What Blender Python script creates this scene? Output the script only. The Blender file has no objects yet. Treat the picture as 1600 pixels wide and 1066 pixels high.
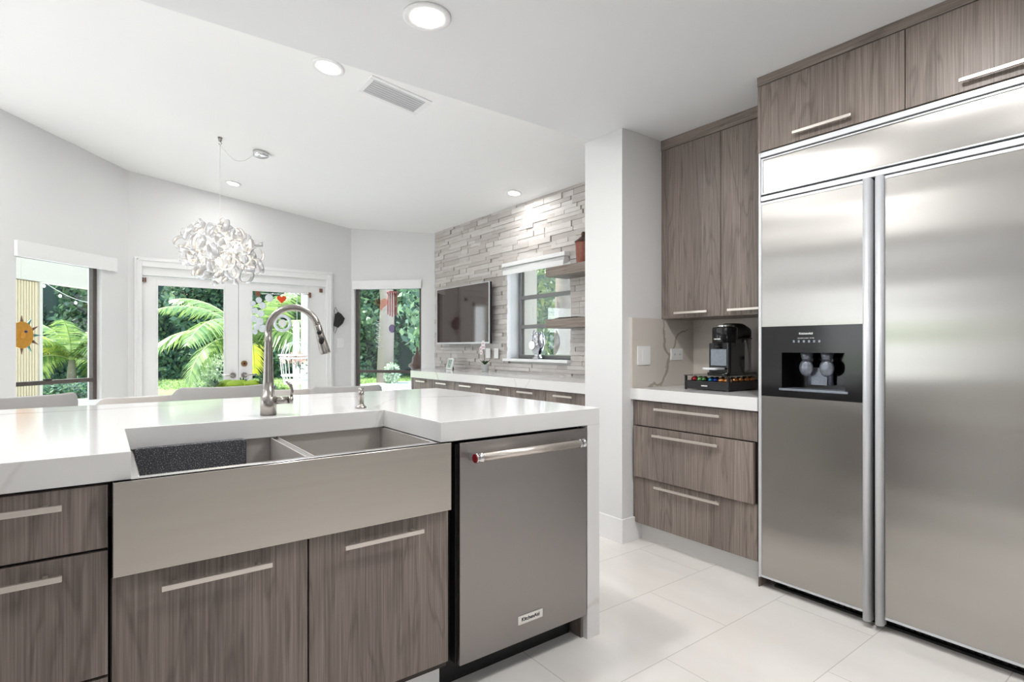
import bpy, math, random
import numpy as np
from mathutils import Vector, Matrix
random.seed(7); RNG = np.random.RandomState(5)
S = bpy.context.scene
C = S.collection
PI = math.pi
# ------------------------------------------------------------------ camera
H = 1.165
cam = bpy.data.cameras.new('camera'); co = bpy.data.objects.new('camera', cam); C.objects.link(co)
co.location = (0, 0, H)
FW = Vector((.5978, .8017, 0)).normalized()
co.rotation_euler = (PI/2, 0, -math.atan2(FW.x, FW.y))
cam.sensor_width = 36; cam.lens = 36*858/1600
cam.shift_y = (543-533)/1600.0
cam.clip_start = .05; cam.clip_end = 400
S.camera = co
S.view_settings.view_transform = 'Standard'; S.view_settings.look = 'None'
S.view_settings.exposure = 0.42; S.view_settings.gamma = 1.0
S.view_settings.use_curve_mapping = False
S.cycles.use_denoising = True
S.cycles.max_bounces = 9; S.cycles.diffuse_bounces = 5; S.cycles.glossy_bounces = 4
S.cycles.transparent_max_bounces = 12; S.cycles.sample_clamp_indirect = 6.0
S.cycles.caustics_reflective = False; S.cycles.caustics_refractive = False
# ------------------------------------------------------------------ world, sun
W = bpy.data.worlds.new('sky'); S.world = W; W.use_nodes = True
nt = W.node_tree; nt.nodes.clear()
wo = nt.nodes.new('ShaderNodeOutputWorld'); bg = nt.nodes.new('ShaderNodeBackground')
tc = nt.nodes.new('ShaderNodeTexCoord'); sp = nt.nodes.new('ShaderNodeSeparateXYZ'); rp = nt.nodes.new('ShaderNodeValToRGB')
nt.links.new(tc.outputs['Generated'], sp.inputs[0]); nt.links.new(sp.outputs['Z'], rp.inputs[0])
rp.color_ramp.elements[0].position = .0; rp.color_ramp.elements[0].color = (.95, .97, 1, 1)
rp.color_ramp.elements[1].position = .7; rp.color_ramp.elements[1].color = (.55, .74, 1, 1)
nt.links.new(rp.outputs[0], bg.inputs[0]); bg.inputs[1].default_value = 2.9
nt.links.new(bg.outputs[0], wo.inputs[0])
sun = bpy.data.lights.new('sun', 'SUN'); so = bpy.data.objects.new('sun', sun); C.objects.link(so)
sun.energy = 10; sun.angle = .01; sun.color = (1, .95, .86)
so.rotation_euler = Vector((-.45, .45, 1.0)).to_track_quat('Z', 'Y').to_euler()
so.location = (0, 12, 10)
LAMP_W = 10.5      # watts of one recessed downlight
# ------------------------------------------------------------------ materials
def lin(c):
    return tuple(((v/255)/12.92 if v/255 <= .04045 else ((v/255+.055)/1.055)**2.4) for v in c)
def newmat(name):
    m = bpy.data.materials.new(name); m.use_nodes = True
    n = m.node_tree; n.nodes.clear()
    o = n.nodes.new('ShaderNodeOutputMaterial'); b = n.nodes.new('ShaderNodeBsdfPrincipled')
    n.links.new(b.outputs[0], o.inputs[0])
    return m, n, b, o
def mat(name, rgb, rough=.5, metal=0., noise=0., nscale=20, bump=0., spec=.5, emit=None, es=0, coat=0, trans=0., aniso=0, tangent=None, stretch=None, alpha=None, ior=None):
    m, n, b, o = newmat(name)
    c = lin(rgb)
    b.inputs['Roughness'].default_value = rough; b.inputs['Metallic'].default_value = metal
    b.inputs['Specular IOR Level'].default_value = spec
    b.inputs['Coat Weight'].default_value = coat
    b.inputs['Transmission Weight'].default_value = trans
    if ior: b.inputs['IOR'].default_value = ior
    if emit: b.inputs['Emission Color'].default_value = (*lin(emit), 1); b.inputs['Emission Strength'].default_value = es
    # always procedural: a little tonal noise
    t = n.nodes.new('ShaderNodeTexCoord'); mp = n.nodes.new('ShaderNodeMapping')
    if stretch: mp.inputs['Scale'].default_value = stretch
    tex = n.nodes.new('ShaderNodeTexNoise'); tex.inputs['Scale'].default_value = nscale; tex.inputs['Detail'].default_value = 4
    n.links.new(t.outputs['Object'], mp.inputs[0]); n.links.new(mp.outputs[0], tex.inputs['Vector'])
    mx = n.nodes.new('ShaderNodeMix'); mx.data_type = 'RGBA'
    k = noise
    mx.inputs[6].default_value = (*[v*(1-k) for v in c], 1); mx.inputs[7].default_value = (*[min(1, v*(1+k)) for v in c], 1)
    n.links.new(tex.outputs['Fac'], mx.inputs[0]); n.links.new(mx.outputs[2], b.inputs['Base Color'])
    if bump:
        bp = n.nodes.new('ShaderNodeBump'); bp.inputs['Strength'].default_value = bump; bp.inputs['Distance'].default_value = .002
        n.links.new(tex.outputs['Fac'], bp.inputs['Height']); n.links.new(bp.outputs[0], b.inputs['Normal'])
    if aniso:
        b.inputs['Anisotropic'].default_value = aniso
        cx = n.nodes.new('ShaderNodeCombineXYZ')
        for i in range(3): cx.inputs[i].default_value = tangent[i]
        n.links.new(cx.outputs[0], b.inputs['Tangent'])
    return m
def wood(name, base, dark, light, horiz=False, rough=.42):
    m, n, b, o = newmat(name)
    N = n.nodes.new; L = n.links.new
    t = N('ShaderNodeTexCoord'); oi = N('ShaderNodeObjectInfo'); add = N('ShaderNodeVectorMath'); add.operation = 'ADD'
    mul = N('ShaderNodeMath'); mul.operation = 'MULTIPLY'; mul.inputs[1].default_value = 37
    L(oi.outputs['Random'], mul.inputs[0]); L(t.outputs['Object'], add.inputs[0]); L(mul.outputs[0], add.inputs[1])
    def noise(sc, scale, det, rgh=.6, dist=0):
        mp = N('ShaderNodeMapping'); mp.inputs['Scale'].default_value = sc
        x = N('ShaderNodeTexNoise'); x.inputs['Scale'].default_value = scale; x.inputs['Detail'].default_value = det
        x.inputs['Roughness'].default_value = rgh; x.inputs['Distortion'].default_value = dist
        L(add.outputs[0], mp.inputs[0]); L(mp.outputs[0], x.inputs['Vector']); return x
    if horiz: A, B_ = (.016, .016, 1), (.16, .16, 1)
    else: A, B_ = (1, 1, .014), (1, 1, .11)
    fine = noise(A, 190, 4, .65)          # fine pores
    band = noise(B_, 9, 3, .5, .5)       # cathedral field
    w = N('ShaderNodeMath'); w.operation = 'MULTIPLY'; w.inputs[1].default_value = 13
    L(band.outputs['Fac'], w.inputs[0])
    fr = N('ShaderNodeMath'); fr.operation = 'PINGPONG'; fr.inputs[1].default_value = 1.0; L(w.outputs[0], fr.inputs[0])
    broad = noise(B_, 3.2, 2)
    r1 = N('ShaderNodeValToRGB'); L(fine.outputs['Fac'], r1.inputs[0])
    r1.color_ramp.elements[0].position = .33; r1.color_ramp.elements[0].color = (*lin(dark), 1)
    r1.color_ramp.elements[1].position = .68; r1.color_ramp.elements[1].color = (*lin(light), 1)
    e = r1.color_ramp.elements.new(.5); e.color = (*lin(base), 1)
    mx = N('ShaderNodeMix'); mx.data_type = 'RGBA'; mx.blend_type = 'MULTIPLY'; mx.inputs[0].default_value = 1
    r2 = N('ShaderNodeValToRGB'); L(fr.outputs[0], r2.inputs[0])
    r2.color_ramp.elements[0].position = 0; r2.color_ramp.elements[0].color = (.74, .73, .72, 1)
    r2.color_ramp.elements[1].position = .35; r2.color_ramp.elements[1].color = (1, 1, 1, 1)
    L(r1.outputs[0], mx.inputs[6]); L(r2.outputs[0], mx.inputs[7])
    mx2 = N('ShaderNodeMix'); mx2.data_type = 'RGBA'; mx2.blend_type = 'MULTIPLY'; mx2.inputs[0].default_value = 1
    r3 = N('ShaderNodeValToRGB'); L(broad.outputs['Fac'], r3.inputs[0])
    r3.color_ramp.elements[0].position = .3; r3.color_ramp.elements[0].color = (.8, .8, .8, 1)
    r3.color_ramp.elements[1].position = .7; r3.color_ramp.elements[1].color = (1.1, 1.1, 1.1, 1)
    L(mx.outputs[2], mx2.inputs[6]); L(r3.outputs[0], mx2.inputs[7])
    L(mx2.outputs[2], b.inputs['Base Color'])
    b.inputs['Roughness'].default_value = rough; b.inputs['Specular IOR Level'].default_value = .35
    bp = N('ShaderNodeBump'); bp.inputs['Strength'].default_value = .12; bp.inputs['Distance'].default_value = .001
    L(fine.outputs['Fac'], bp.inputs['Height']); L(bp.outputs[0], b.inputs['Normal'])
    return m
def quartz(name, base, vein, rough=.09, density=1.0, vs=1.1):
    m, n, b, o = newmat(name); N = n.nodes.new; L = n.links.new
    t = N('ShaderNodeTexCoord')
    n1 = N('ShaderNodeTexNoise'); n1.inputs['Scale'].default_value = 1.6; n1.inputs['Detail'].default_value = 5
    mp0 = N('ShaderNodeMapping'); mp0.inputs['Location'].default_value = (.31, .17, .4); L(t.outputs['Object'], mp0.inputs[0])
    L(mp0.outputs[0], n1.inputs['Vector'])
    mixv = N('ShaderNodeMix'); mixv.data_type = 'VECTOR'; mixv.inputs[0].default_value = .35
    L(mp0.outputs[0], mixv.inputs[4]); L(n1.outputs['Color'], mixv.inputs[5])
    vo = N('ShaderNodeTexVoronoi'); vo.feature = 'DISTANCE_TO_EDGE'; vo.inputs['Scale'].default_value = vs
    L(mixv.outputs[1], vo.inputs['Vector'])
    n2 = N('ShaderNodeTexNoise'); n2.inputs['Scale'].default_value = 2.3; L(mp0.outputs[0], n2.inputs['Vector'])
    wd = N('ShaderNodeMath'); wd.operation = 'MULTIPLY_ADD'; wd.inputs[1].default_value = .05; wd.inputs[2].default_value = -.017
    L(n2.outputs['Fac'], wd.inputs[0])
    sb = N('ShaderNodeMath'); sb.operation = 'SUBTRACT'; L(wd.outputs[0], sb.inputs[0]); L(vo.outputs['Distance'], sb.inputs[1])
    ml = N('ShaderNodeMath'); ml.operation = 'MULTIPLY'; ml.inputs[1].default_value = 120*density; ml.use_clamp = True; L(sb.outputs[0], ml.inputs[0])
    mx = N('ShaderNodeMix'); mx.data_type = 'RGBA'; mx.inputs[6].default_value = (*lin(base), 1); mx.inputs[7].default_value = (*lin(vein), 1)
    L(ml.outputs[0], mx.inputs[0]); L(mx.outputs[2], b.inputs['Base Color'])
    b.inputs['Roughness'].default_value = rough
    return m
def glass(name, tint=(1, 1, 1), refl=.07, rough=0):
    m = bpy.data.materials.new(name); m.use_nodes = True; n = m.node_tree; n.nodes.clear(); N = n.nodes.new; L = n.links.new
    o = N('ShaderNodeOutputMaterial'); tr = N('ShaderNodeBsdfTransparent'); gl = N('ShaderNodeBsdfGlossy'); mx = N('ShaderNodeMixShader')
    tr.inputs[0].default_value = (*tint, 1); gl.inputs['Roughness'].default_value = rough
    lw = N('ShaderNodeLayerWeight'); lw.inputs[0].default_value = .25
    mt = N('ShaderNodeMath'); mt.operation = 'MULTIPLY'; mt.inputs[1].default_value = refl*6; mt.use_clamp = True; L(lw.outputs['Fresnel'], mt.inputs[0])
    L(mt.outputs[0], mx.inputs[0]); L(tr.outputs[0], mx.inputs[1]); L(gl.outputs[0], mx.inputs[2]); L(mx.outputs[0], o.inputs[0])
    return m
def leafmat(name, cols, transl=.35, rough=.5):
    m = bpy.data.materials.new(name); m.use_nodes = True; n = m.node_tree; n.nodes.clear(); N = n.nodes.new; L = n.links.new
    o = N('ShaderNodeOutputMaterial'); b = N('ShaderNodeBsdfPrincipled'); tl = N('ShaderNodeBsdfTranslucent'); mx = N('ShaderNodeMixShader')
    g = N('ShaderNodeNewGeometry'); r = N('ShaderNodeValToRGB'); L(g.outputs['Random Per Island'], r.inputs[0])
    els = r.color_ramp.elements
    els[0].position = 0; els[0].color = (*lin(cols[0]), 1); els[1].position = 1; els[1].color = (*lin(cols[-1]), 1)
    for i, c in enumerate(cols[1:-1]): e = els.new((i+1)/(len(cols)-1)); e.color = (*lin(c), 1)
    L(r.outputs[0], b.inputs['Base Color']); L(r.outputs[0], tl.inputs[0]); b.inputs['Roughness'].default_value = rough
    mx.inputs[0].default_value = transl; L(b.outputs[0], mx.inputs[1]); L(tl.outputs[0], mx.inputs[2]); L(mx.outputs[0], o.inputs[0])
    return m
def floortile():
    m, n, b, o = newmat('porcelain_tile'); N = n.nodes.new; L = n.links.new
    t = N('ShaderNodeTexCoord'); mp = N('ShaderNodeMapping'); mp.inputs['Location'].default_value = (-.49, -.105, 0)
    L(t.outputs['Object'], mp.inputs[0])
    br = N('ShaderNodeTexBrick'); L(mp.outputs[0], br.inputs['Vector'])
    br.inputs['Scale'].default_value = 1; br.inputs['Brick Width'].default_value = .8; br.inputs['Row Height'].default_value = .4
    br.inputs['Mortar Size'].default_value = .0016; br.inputs['Mortar Smooth'].default_value = .1
    br.offset = .5; br.inputs['Bias'].default_value = 0
    br.inputs['Color1'].default_value = (*lin((242, 238, 234)), 1); br.inputs['Color2'].default_value = (*lin((238, 234, 229)), 1)
    br.inputs['Mortar'].default_value = (*lin((204, 198, 192)), 1)
    nz = N('ShaderNodeTexNoise'); nz.inputs['Scale'].default_value = 1.6; nz.inputs['Detail'].default_value = 6
    mp2 = N('ShaderNodeMapping'); mp2.inputs['Scale'].default_value = (2.2, .7, 1); L(t.outputs['Object'], mp2.inputs[0]); L(mp2.outputs[0], nz.inputs['Vector'])
    r = N('ShaderNodeValToRGB'); r.color_ramp.elements[0].position = .35; r.color_ramp.elements[0].color = (.93, .92, .91, 1); r.color_ramp.elements[1].position = .65; r.color_ramp.elements[1].color = (1, 1, 1, 1)
    L(nz.outputs['Fac'], r.inputs[0])
    mx = N('ShaderNodeMix'); mx.data_type = 'RGBA'; mx.blend_type = 'MULTIPLY'; mx.inputs[0].default_value = 1
    L(br.outputs['Color'], mx.inputs[6]); L(r.outputs[0], mx.inputs[7]); L(mx.outputs[2], b.inputs['Base Color'])
    b.inputs['Roughness'].default_value = .07
    return m
def stone():
    m, n, b, o = newmat('ledger_stone'); N = n.nodes.new; L = n.links.new
    g = N('ShaderNodeNewGeometry'); r = N('ShaderNodeValToRGB'); L(g.outputs['Random Per Island'], r.inputs[0])
    r.color_ramp.elements[0].color = (*lin((186, 179, 175)), 1); r.color_ramp.elements[1].color = (*lin((214, 210, 207)), 1)
    e = r.color_ramp.elements.new(.5); e.color = (*lin((202, 196, 192)), 1)
    t = N('ShaderNodeTexCoord'); mp = N('ShaderNodeMapping'); mp.inputs['Scale'].default_value = (1, 1.2, 9)
    L(t.outputs['Object'], mp.inputs[0]); nz = N('ShaderNodeTexNoise'); nz.inputs['Scale'].default_value = 9; nz.inputs['Detail'].default_value = 4; L(mp.outputs[0], nz.inputs['Vector'])
    mx = N('ShaderNodeMix'); mx.data_type = 'RGBA'; mx.blend_type = 'MULTIPLY'; mx.inputs[0].default_value = 1
    r2 = N('ShaderNodeValToRGB'); r2.color_ramp.elements[0].position = .3; r2.color_ramp.elements[0].color = (.88, .87, .86, 1); r2.color_ramp.elements[1].position = .7; r2.color_ramp.elements[1].color = (1, 1, 1, 1)
    L(nz.outputs['Fac'], r2.inputs[0]); L(r.outputs[0], mx.inputs[6]); L(r2.outputs[0], mx.inputs[7]); L(mx.outputs[2], b.inputs['Base Color'])
    b.inputs['Roughness'].default_value = .55
    return m
def speckle():
    m, n, b, o = newmat('speckled_black'); N = n.nodes.new; L = n.links.new
    t = N('ShaderNodeTexCoord'); v = N('ShaderNodeTexNoise'); v.inputs['Scale'].default_value = 330; v.inputs['Detail'].default_value = 2
    L(t.outputs['Object'], v.inputs['Vector']); r = N('ShaderNodeValToRGB'); L(v.outputs['Fac'], r.inputs[0])
    r.color_ramp.elements[0].position = .56; r.color_ramp.elements[0].color = (*lin((58, 59, 66)), 1)
    r.color_ramp.elements[1].position = .7; r.color_ramp.elements[1].color = (*lin((185, 186, 188)), 1)
    L(r.outputs[0], b.inputs['Base Color']); b.inputs['Roughness'].default_value = .45
    return m
M = {}
M['wall'] = mat('white_wall_paint', (226, 226, 226), .6, noise=.012, nscale=3)
M['ceil'] = mat('white_ceiling_paint', (246, 246, 246), .7, noise=.01, nscale=3)
M['ceilk'] = mat('dimmed_ceiling_paint', (232, 233, 235), .7, noise=.01, nscale=3)  # ceiling white made darker and cooler: weaker daylight put into the colour
M['trim'] = mat('white_gloss_trim', (238, 238, 238), .35, noise=.01)
M['floor'] = floortile()
M['wood'] = wood('grey_brown_laminate', (134, 122, 115), (116, 105, 99), (152, 141, 134))
M['woodh'] = wood('grey_brown_laminate_horizontal', (134, 122, 115), (116, 105, 99), (152, 141, 134), horiz=True)
M['carcass'] = mat('dark_carcass', (62, 55, 52), .6, noise=.1)
M['black'] = mat('matt_black', (18, 18, 19), .5, noise=.1)
M['gblack'] = mat('gloss_black', (12, 12, 14), .12, noise=.1)
M['quartz'] = quartz('white_quartz', (228, 227, 226), (206, 199, 193), .09, .5)
M['splash'] = quartz('backsplash_quartz', (214, 207, 199), (176, 164, 151), .2, 1.2, 2.3)
M['steel_v'] = mat('brushed_steel_fridge', (184, 181, 177), .23, 1, noise=.012, nscale=60, stretch=(1, 1, .02), aniso=.75, tangent=(0, 1, 0))
def wavy(m):
    n = m.node_tree; b = next(x for x in n.nodes if x.type == 'BSDF_PRINCIPLED')
    t = n.nodes.new('ShaderNodeTexCoord'); mp = n.nodes.new('ShaderNodeMapping'); mp.inputs['Scale'].default_value = (1, .35, 2.4)
    x = n.nodes.new('ShaderNodeTexNoise'); x.inputs['Scale'].default_value = 1.5; x.inputs['Detail'].default_value = 1
    bp = n.nodes.new('ShaderNodeBump'); bp.inputs['Strength'].default_value = .5; bp.inputs['Distance'].default_value = .02
    n.links.new(t.outputs['Object'], mp.inputs[0]); n.links.new(mp.outputs[0], x.inputs['Vector']); n.links.new(x.outputs['Fac'], bp.inputs['Height']); n.links.new(bp.outputs[0], b.inputs['Normal'])
wavy(M['steel_v'])
M['steel_h'] = mat('brushed_steel_sink', (196, 190, 183), .22, 1, noise=.05, nscale=60, stretch=(.02, 1, 1), aniso=.7, tangent=(0, 0, 1))
M['steel'] = mat('satin_steel', (186, 181, 176), .42, .25, noise=.04, nscale=30)
M['rim'] = mat('satin_steel_rim', (226, 224, 222), .22, 1, noise=.02, nscale=30)
M['dwsteel'] = mat('dark_stainless', (158, 153, 151), .36, 1, noise=.02, nscale=40, aniso=.5, tangent=(0, 0, 1))
M['nickel'] = mat('brushed_nickel', (168, 163, 158), .27, 1, noise=.04)
M['chrome'] = mat('chrome', (222, 222, 224), .1, 1, noise=.01)
M['alu'] = mat('silver_aluminium', (214, 216, 220), .35, .35, noise=.02)
M['bar'] = mat('handle_bar_satin', (222, 214, 206), .34, .8, noise=.02)
M['bronze'] = mat('bronze_window_frame', (84, 76, 72), .45, noise=.05)
M['greyframe'] = mat('grey_window_frame', (128, 128, 128), .5, noise=.04)
M['glass'] = glass('window_glass', (.97, .99, .98), .06)
M['cglass'] = glass('clear_glass', (.93, .95, .95), .12)
M['smoke'] = glass('smoked_tank_glass', (.62, .63, .64), .14)
M['stone'] = stone()
M['speckle'] = speckle()
M['tv'] = mat('tv_screen', (62, 48, 46), .06, noise=.02, spec=1.0)  # brown tint of the room's reflection put into the base colour
M['whitep'] = mat('white_plastic', (240, 240, 238), .35, noise=.01)
M['lamp'] = mat('lit_lamp_disc', (255, 255, 255), .5, emit=(255, 252, 245), es=9)
M['bulb'] = mat('lit_bulb', (255, 240, 220), .5, emit=(255, 222, 180), es=10)
M['ribbon'] = mat('pearl_aluminium_ribbon', (236, 236, 237), .24, .55, noise=.03)
M['chairg'] = mat('grey_chair_leather', (176, 174, 172), .5, noise=.03, bump=.1, nscale=200)
M['chairb'] = mat('greige_chair_leather', (205, 199, 193), .5, noise=.03, bump=.1, nscale=200)
M['orange'] = mat('orange_glaze', (233, 84, 30), .3, noise=.1)
M['sunyel'] = mat('amber_glaze', (232, 160, 54), .4, noise=.25, nscale=40)
M['teal'] = mat('teal_glaze', (86, 140, 138), .4, noise=.2)
M['brownp'] = mat('brown_plastic', (120, 80, 56), .4, noise=.1)
M['brass'] = mat('aged_brass', (158, 126, 88), .35, .8, noise=.1)
M['maskm'] = mat('black_cloth', (44, 42, 44), .8, noise=.2)
M['redred'] = mat('red_badge', (140, 24, 34), .3, noise=.05)
M['lcd'] = mat('lcd_glass', (196, 206, 198), .25, noise=.03)
M['lcdink'] = mat('lcd_ink', (96, 128, 116), .5, noise=.05)
M['silver'] = mat('polished_silver_ornament', (200, 200, 206), .14, 1, noise=.35, nscale=45, bump=.8)
M['potg'] = mat('concrete_pot', (178, 180, 178), .7, noise=.1)
M['petal'] = leafmat('white_petal', [(246, 238, 240), (255, 250, 252)], .3)
M['magenta'] = mat('orchid_lip', (190, 70, 130), .5, noise=.1)
M['leafd'] = leafmat('dark_leaf', [(34, 58, 30), (52, 84, 42)], .2)
M['apple'] = leafmat('lime_moss', [(134, 168, 34), (160, 190, 60), (110, 150, 30)], .1)
M['succ'] = leafmat('succulent_leaf', [(84, 116, 92), (120, 146, 120), (60, 92, 70)], .15)
M['purple'] = mat('purple_bead', (92, 78, 130), .4, noise=.2)
M['jar'] = mat('red_brown_glaze', (140, 78, 60), .35, noise=.45, nscale=26)
M['jard'] = mat('dark_brown_glaze', (74, 46, 36), .4, noise=.2)
M['hedge'] = leafmat('hedge_leaves', [(62, 92, 82), (84, 116, 92), (116, 146, 104), (74, 104, 94)], .3)  # paler, bluer greens: garden haze put into the leaf colour
M['tree'] = leafmat('tree_leaves', [(88, 118, 84), (136, 160, 98), (178, 188, 120), (104, 134, 92)], .45)
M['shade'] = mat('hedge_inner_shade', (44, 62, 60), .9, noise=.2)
M['grass'] = mat('lawn_grass', (120, 146, 88), .9, noise=.35, nscale=6)
M['blade'] = leafmat('grass_blades', [(110, 140, 84), (142, 166, 100), (168, 184, 116)], .4)
M['frond'] = leafmat('palm_frond', [(96, 128, 76), (128, 152, 88), (150, 170, 100), (112, 142, 92)], .4, .35)
M['frondy'] = leafmat('yellowing_frond', [(196, 194, 60), (206, 200, 84), (170, 178, 80)], .5, .4)
M['rachis'] = mat('palm_rachis', (196, 204, 150), .5, noise=.1)
M['bark'] = mat('grey_bark', (150, 138, 130), .85, noise=.3, nscale=14, bump=.8)
M['patio'] = mat('white_patio_paving', (186, 188, 192), .6, noise=.05)
M['beige'] = mat('beige_painted_post', (190, 174, 144), .6, noise=.04)
M['beigel'] = mat('cream_painted_beam', (182, 174, 160), .6, noise=.03)
M['exwall'] = mat('cream_stucco', (225, 216, 198), .8, noise=.04)
M['shrub'] = leafmat('variegated_leaf', [(120, 150, 110), (190, 205, 180), (224, 230, 214), (150, 176, 140)], .3)
M['pinkf'] = leafmat('pink_flower', [(240, 200, 190), (250, 226, 210), (226, 170, 160)], .3)
M['redwood'] = mat('reddish_chime_tube', (150, 84, 84), .5, noise=.2)
M['pinkglass'] = glass('pink_glass', (1, .72, .66), .1)
M['violet'] = glass('violet_glass', (.5, .42, .62), .15)
M['pearl'] = mat('pearl_glass', (226, 234, 240), .15, 0, noise=.15, nscale=30)
M['steelgrill'] = mat('grey_machine_screen', (128, 134, 144), .25, .4, noise=.3, nscale=90)
def cap(name, c): return mat(name, c, .22, .8, noise=.05)
# ------------------------------------------------------------------ mesh helpers
WO = {}       # object name -> world offset of its local space (unrotated while building)
class MB:
    def __init__(s): s.v = []; s.f = []; s.sm = []
    def add(s, vs, fs, smooth=False):
        k = len(s.v); s.v += [tuple(v) for v in vs]; s.f += [tuple(i+k for i in f) for f in fs]; s.sm += [smooth]*len(fs); return s
    def box(s, x0, x1, y0, y1, z0, z1):
        if x0 > x1: x0, x1 = x1, x0
        if y0 > y1: y0, y1 = y1, y0
        if z0 > z1: z0, z1 = z1, z0
        return s.add([(x0,y0,z0),(x1,y0,z0),(x1,y1,z0),(x0,y1,z0),(x0,y0,z1),(x1,y0,z1),(x1,y1,z1),(x0,y1,z1)],
                     [(0,3,2,1),(4,5,6,7),(0,1,5,4),(1,2,6,5),(2,3,7,6),(3,0,4,7)])
    def prism(s, pts, z0, z1):       # polygon in xy (ccw)
        n = len(pts)
        return s.add([(x,y,z0) for x,y in pts]+[(x,y,z1) for x,y in pts], [tuple(range(n-1,-1,-1)), tuple(range(n,2*n))]+[(i,(i+1)%n,n+(i+1)%n,n+i) for i in range(n)])
    def extr(s, pts3, d):            # polygon in 3d extruded by vector
        n = len(pts3); d = Vector(d); a = [Vector(p) for p in pts3]
        return s.add(a+[p+d for p in a], [tuple(range(n-1,-1,-1)), tuple(range(n,2*n))]+[(i,(i+1)%n,n+(i+1)%n,n+i) for i in range(n)])
    def tube(s, pts, rad, seg=12, cap=True, smooth=True):
        pts = [Vector(p) for p in pts]; n = len(pts)
        if not hasattr(rad, '__len__'): rad = [rad]*n
        vs = []; up = None
        for i, p in enumerate(pts):
            t = (pts[min(i+1,n-1)]-pts[max(i-1,0)]).normalized()
            if up is None:
                up = Vector((0,0,1)) if abs(t.z) < .9 else Vector((1,0,0))
            a = (up-t*up.dot(t)).normalized(); b = t.cross(a); up = a
            for k in range(seg):
                th = 2*PI*k/seg; vs.append(p+(a*math.cos(th)+b*math.sin(th))*rad[i])
        fs = [(i*seg+k, i*seg+(k+1)%seg, (i+1)*seg+(k+1)%seg, (i+1)*seg+k) for i in range(n-1) for k in range(seg)]
        s.add(vs, fs, smooth)
        if cap:
            k = len(s.v)-len(vs)
            s.f.append(tuple(k+j for j in range(seg-1,-1,-1))); s.sm.append(False)
            s.f.append(tuple(k+(n-1)*seg+j for j in range(seg))); s.sm.append(False)
        return s
    def lathe(s, prof, cx, cy, seg=24, smooth=True, sx=1, sy=1):    # prof [(r,z)]
        vs = [(cx+r*sx*math.cos(2*PI*k/seg), cy+r*sy*math.sin(2*PI*k/seg), z) for r, z in prof for k in range(seg)]
        n = len(prof)
        fs = [(i*seg+k, i*seg+(k+1)%seg, (i+1)*seg+(k+1)%seg, (i+1)*seg+k) for i in range(n-1) for k in range(seg)]
        fs += [tuple(range(seg-1,-1,-1)), tuple((n-1)*seg+k for k in range(seg))]
        return s.add(vs, fs, smooth)
    def ball(s, c, r, seg=14, rings=8, sc=(1,1,1)):
        vs = []; fs = []
        for i in range(rings+1):
            ph = PI*i/rings
            for k in range(seg):
                th = 2*PI*k/seg; vs.append((c[0]+r*sc[0]*math.sin(ph)*math.cos(th), c[1]+r*sc[1]*math.sin(ph)*math.sin(th), c[2]+r*sc[2]*math.cos(ph)))
        for i in range(rings):
            for k in range(seg): fs.append((i*seg+k,(i+1)*seg+k,(i+1)*seg+(k+1)%seg,i*seg+(k+1)%seg))
        return s.add(vs, fs, True)
    def xf(s, m):
        s.v = [tuple(m @ Vector(v)) for v in s.v]; return s
    def build(s, name, m, parent=None, bevel=0, seg=2, label=None, origin=None, smoothall=False):
        me = bpy.data.meshes.new(name)
        if parent is not None: off = WO[parent.name]
        elif origin is not None: off = Vector(origin)
        else:
            a = np.array(s.v); off = Vector(((a[:,0].min()+a[:,0].max())/2, (a[:,1].min()+a[:,1].max())/2, a[:,2].min()))
        me.from_pydata([(v[0]-off.x, v[1]-off.y, v[2]-off.z) for v in s.v], [], s.f)
        me.polygons.foreach_set('use_smooth', [bool(x) or smoothall for x in s.sm])
        me.materials.append(m); me.update()
        o = bpy.data.objects.new(name, me); C.objects.link(o)
        if parent is not None: o.parent = parent
        else: o.location = off
        WO[o.name] = Vector(off)
        if bevel:
            b = o.modifiers.new('bevel', 'BEVEL'); b.width = bevel; b.segments = seg; b.limit_method = 'ANGLE'; b.angle_limit = math.radians(40)
            b.harden_normals = False
        if label: o['label'] = label
        return o
def tag(o, label, cat, group=None, kind=None):
    if label: o['label'] = label
    if cat: o['category'] = cat
    if group: o['group'] = group
    if kind: o['kind'] = kind
    return o
def thing(name, label, cat, loc, group=None):
    o = bpy.data.objects.new(name, None); C.objects.link(o); o.location = loc; o.empty_display_size = .05
    WO[o.name] = Vector(loc); return tag(o, label, cat, group)
def struct(o): o['kind'] = 'structure'; return o
def box(x0,x1,y0,y1,z0,z1): return MB().box(x0,x1,y0,y1,z0,z1)
def dup(o, parent=None):
    c = o.copy(); C.objects.link(c); c.parent = parent; WO[c.name] = WO[o.name].copy()
    for ch in [x for x in bpy.data.objects if x.parent == o]: dup(ch, c)
    return c
def text(name, s, size, m, parent, loc, ux, uz, extrude=.0004, label=None, bold=0):
    cu = bpy.data.curves.new(name, 'FONT'); cu.body = s; cu.size = size; cu.extrude = extrude; cu.align_x = 'CENTER'; cu.align_y = 'CENTER'; cu.offset = bold
    t = bpy.data.objects.new(name+'_tmp', cu); C.objects.link(t)
    dg = bpy.context.evaluated_depsgraph_get(); me = bpy.data.meshes.new_from_object(t.evaluated_get(dg))
    bpy.data.objects.remove(t); bpy.data.curves.remove(cu)
    ux = Vector(ux).normalized(); uz = Vector(uz).normalized(); n = ux.cross(uz)
    off = WO[parent.name]
    R = Matrix((ux, uz, n)).transposed().to_4x4(); R.translation = Vector(loc)-off
    me.transform(R); me.materials.clear(); me.materials.append(m)
    o = bpy.data.objects.new(name, me); C.objects.link(o); o.parent = parent; WO[o.name] = off
    if label: o['label'] = label
    return o
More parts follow.
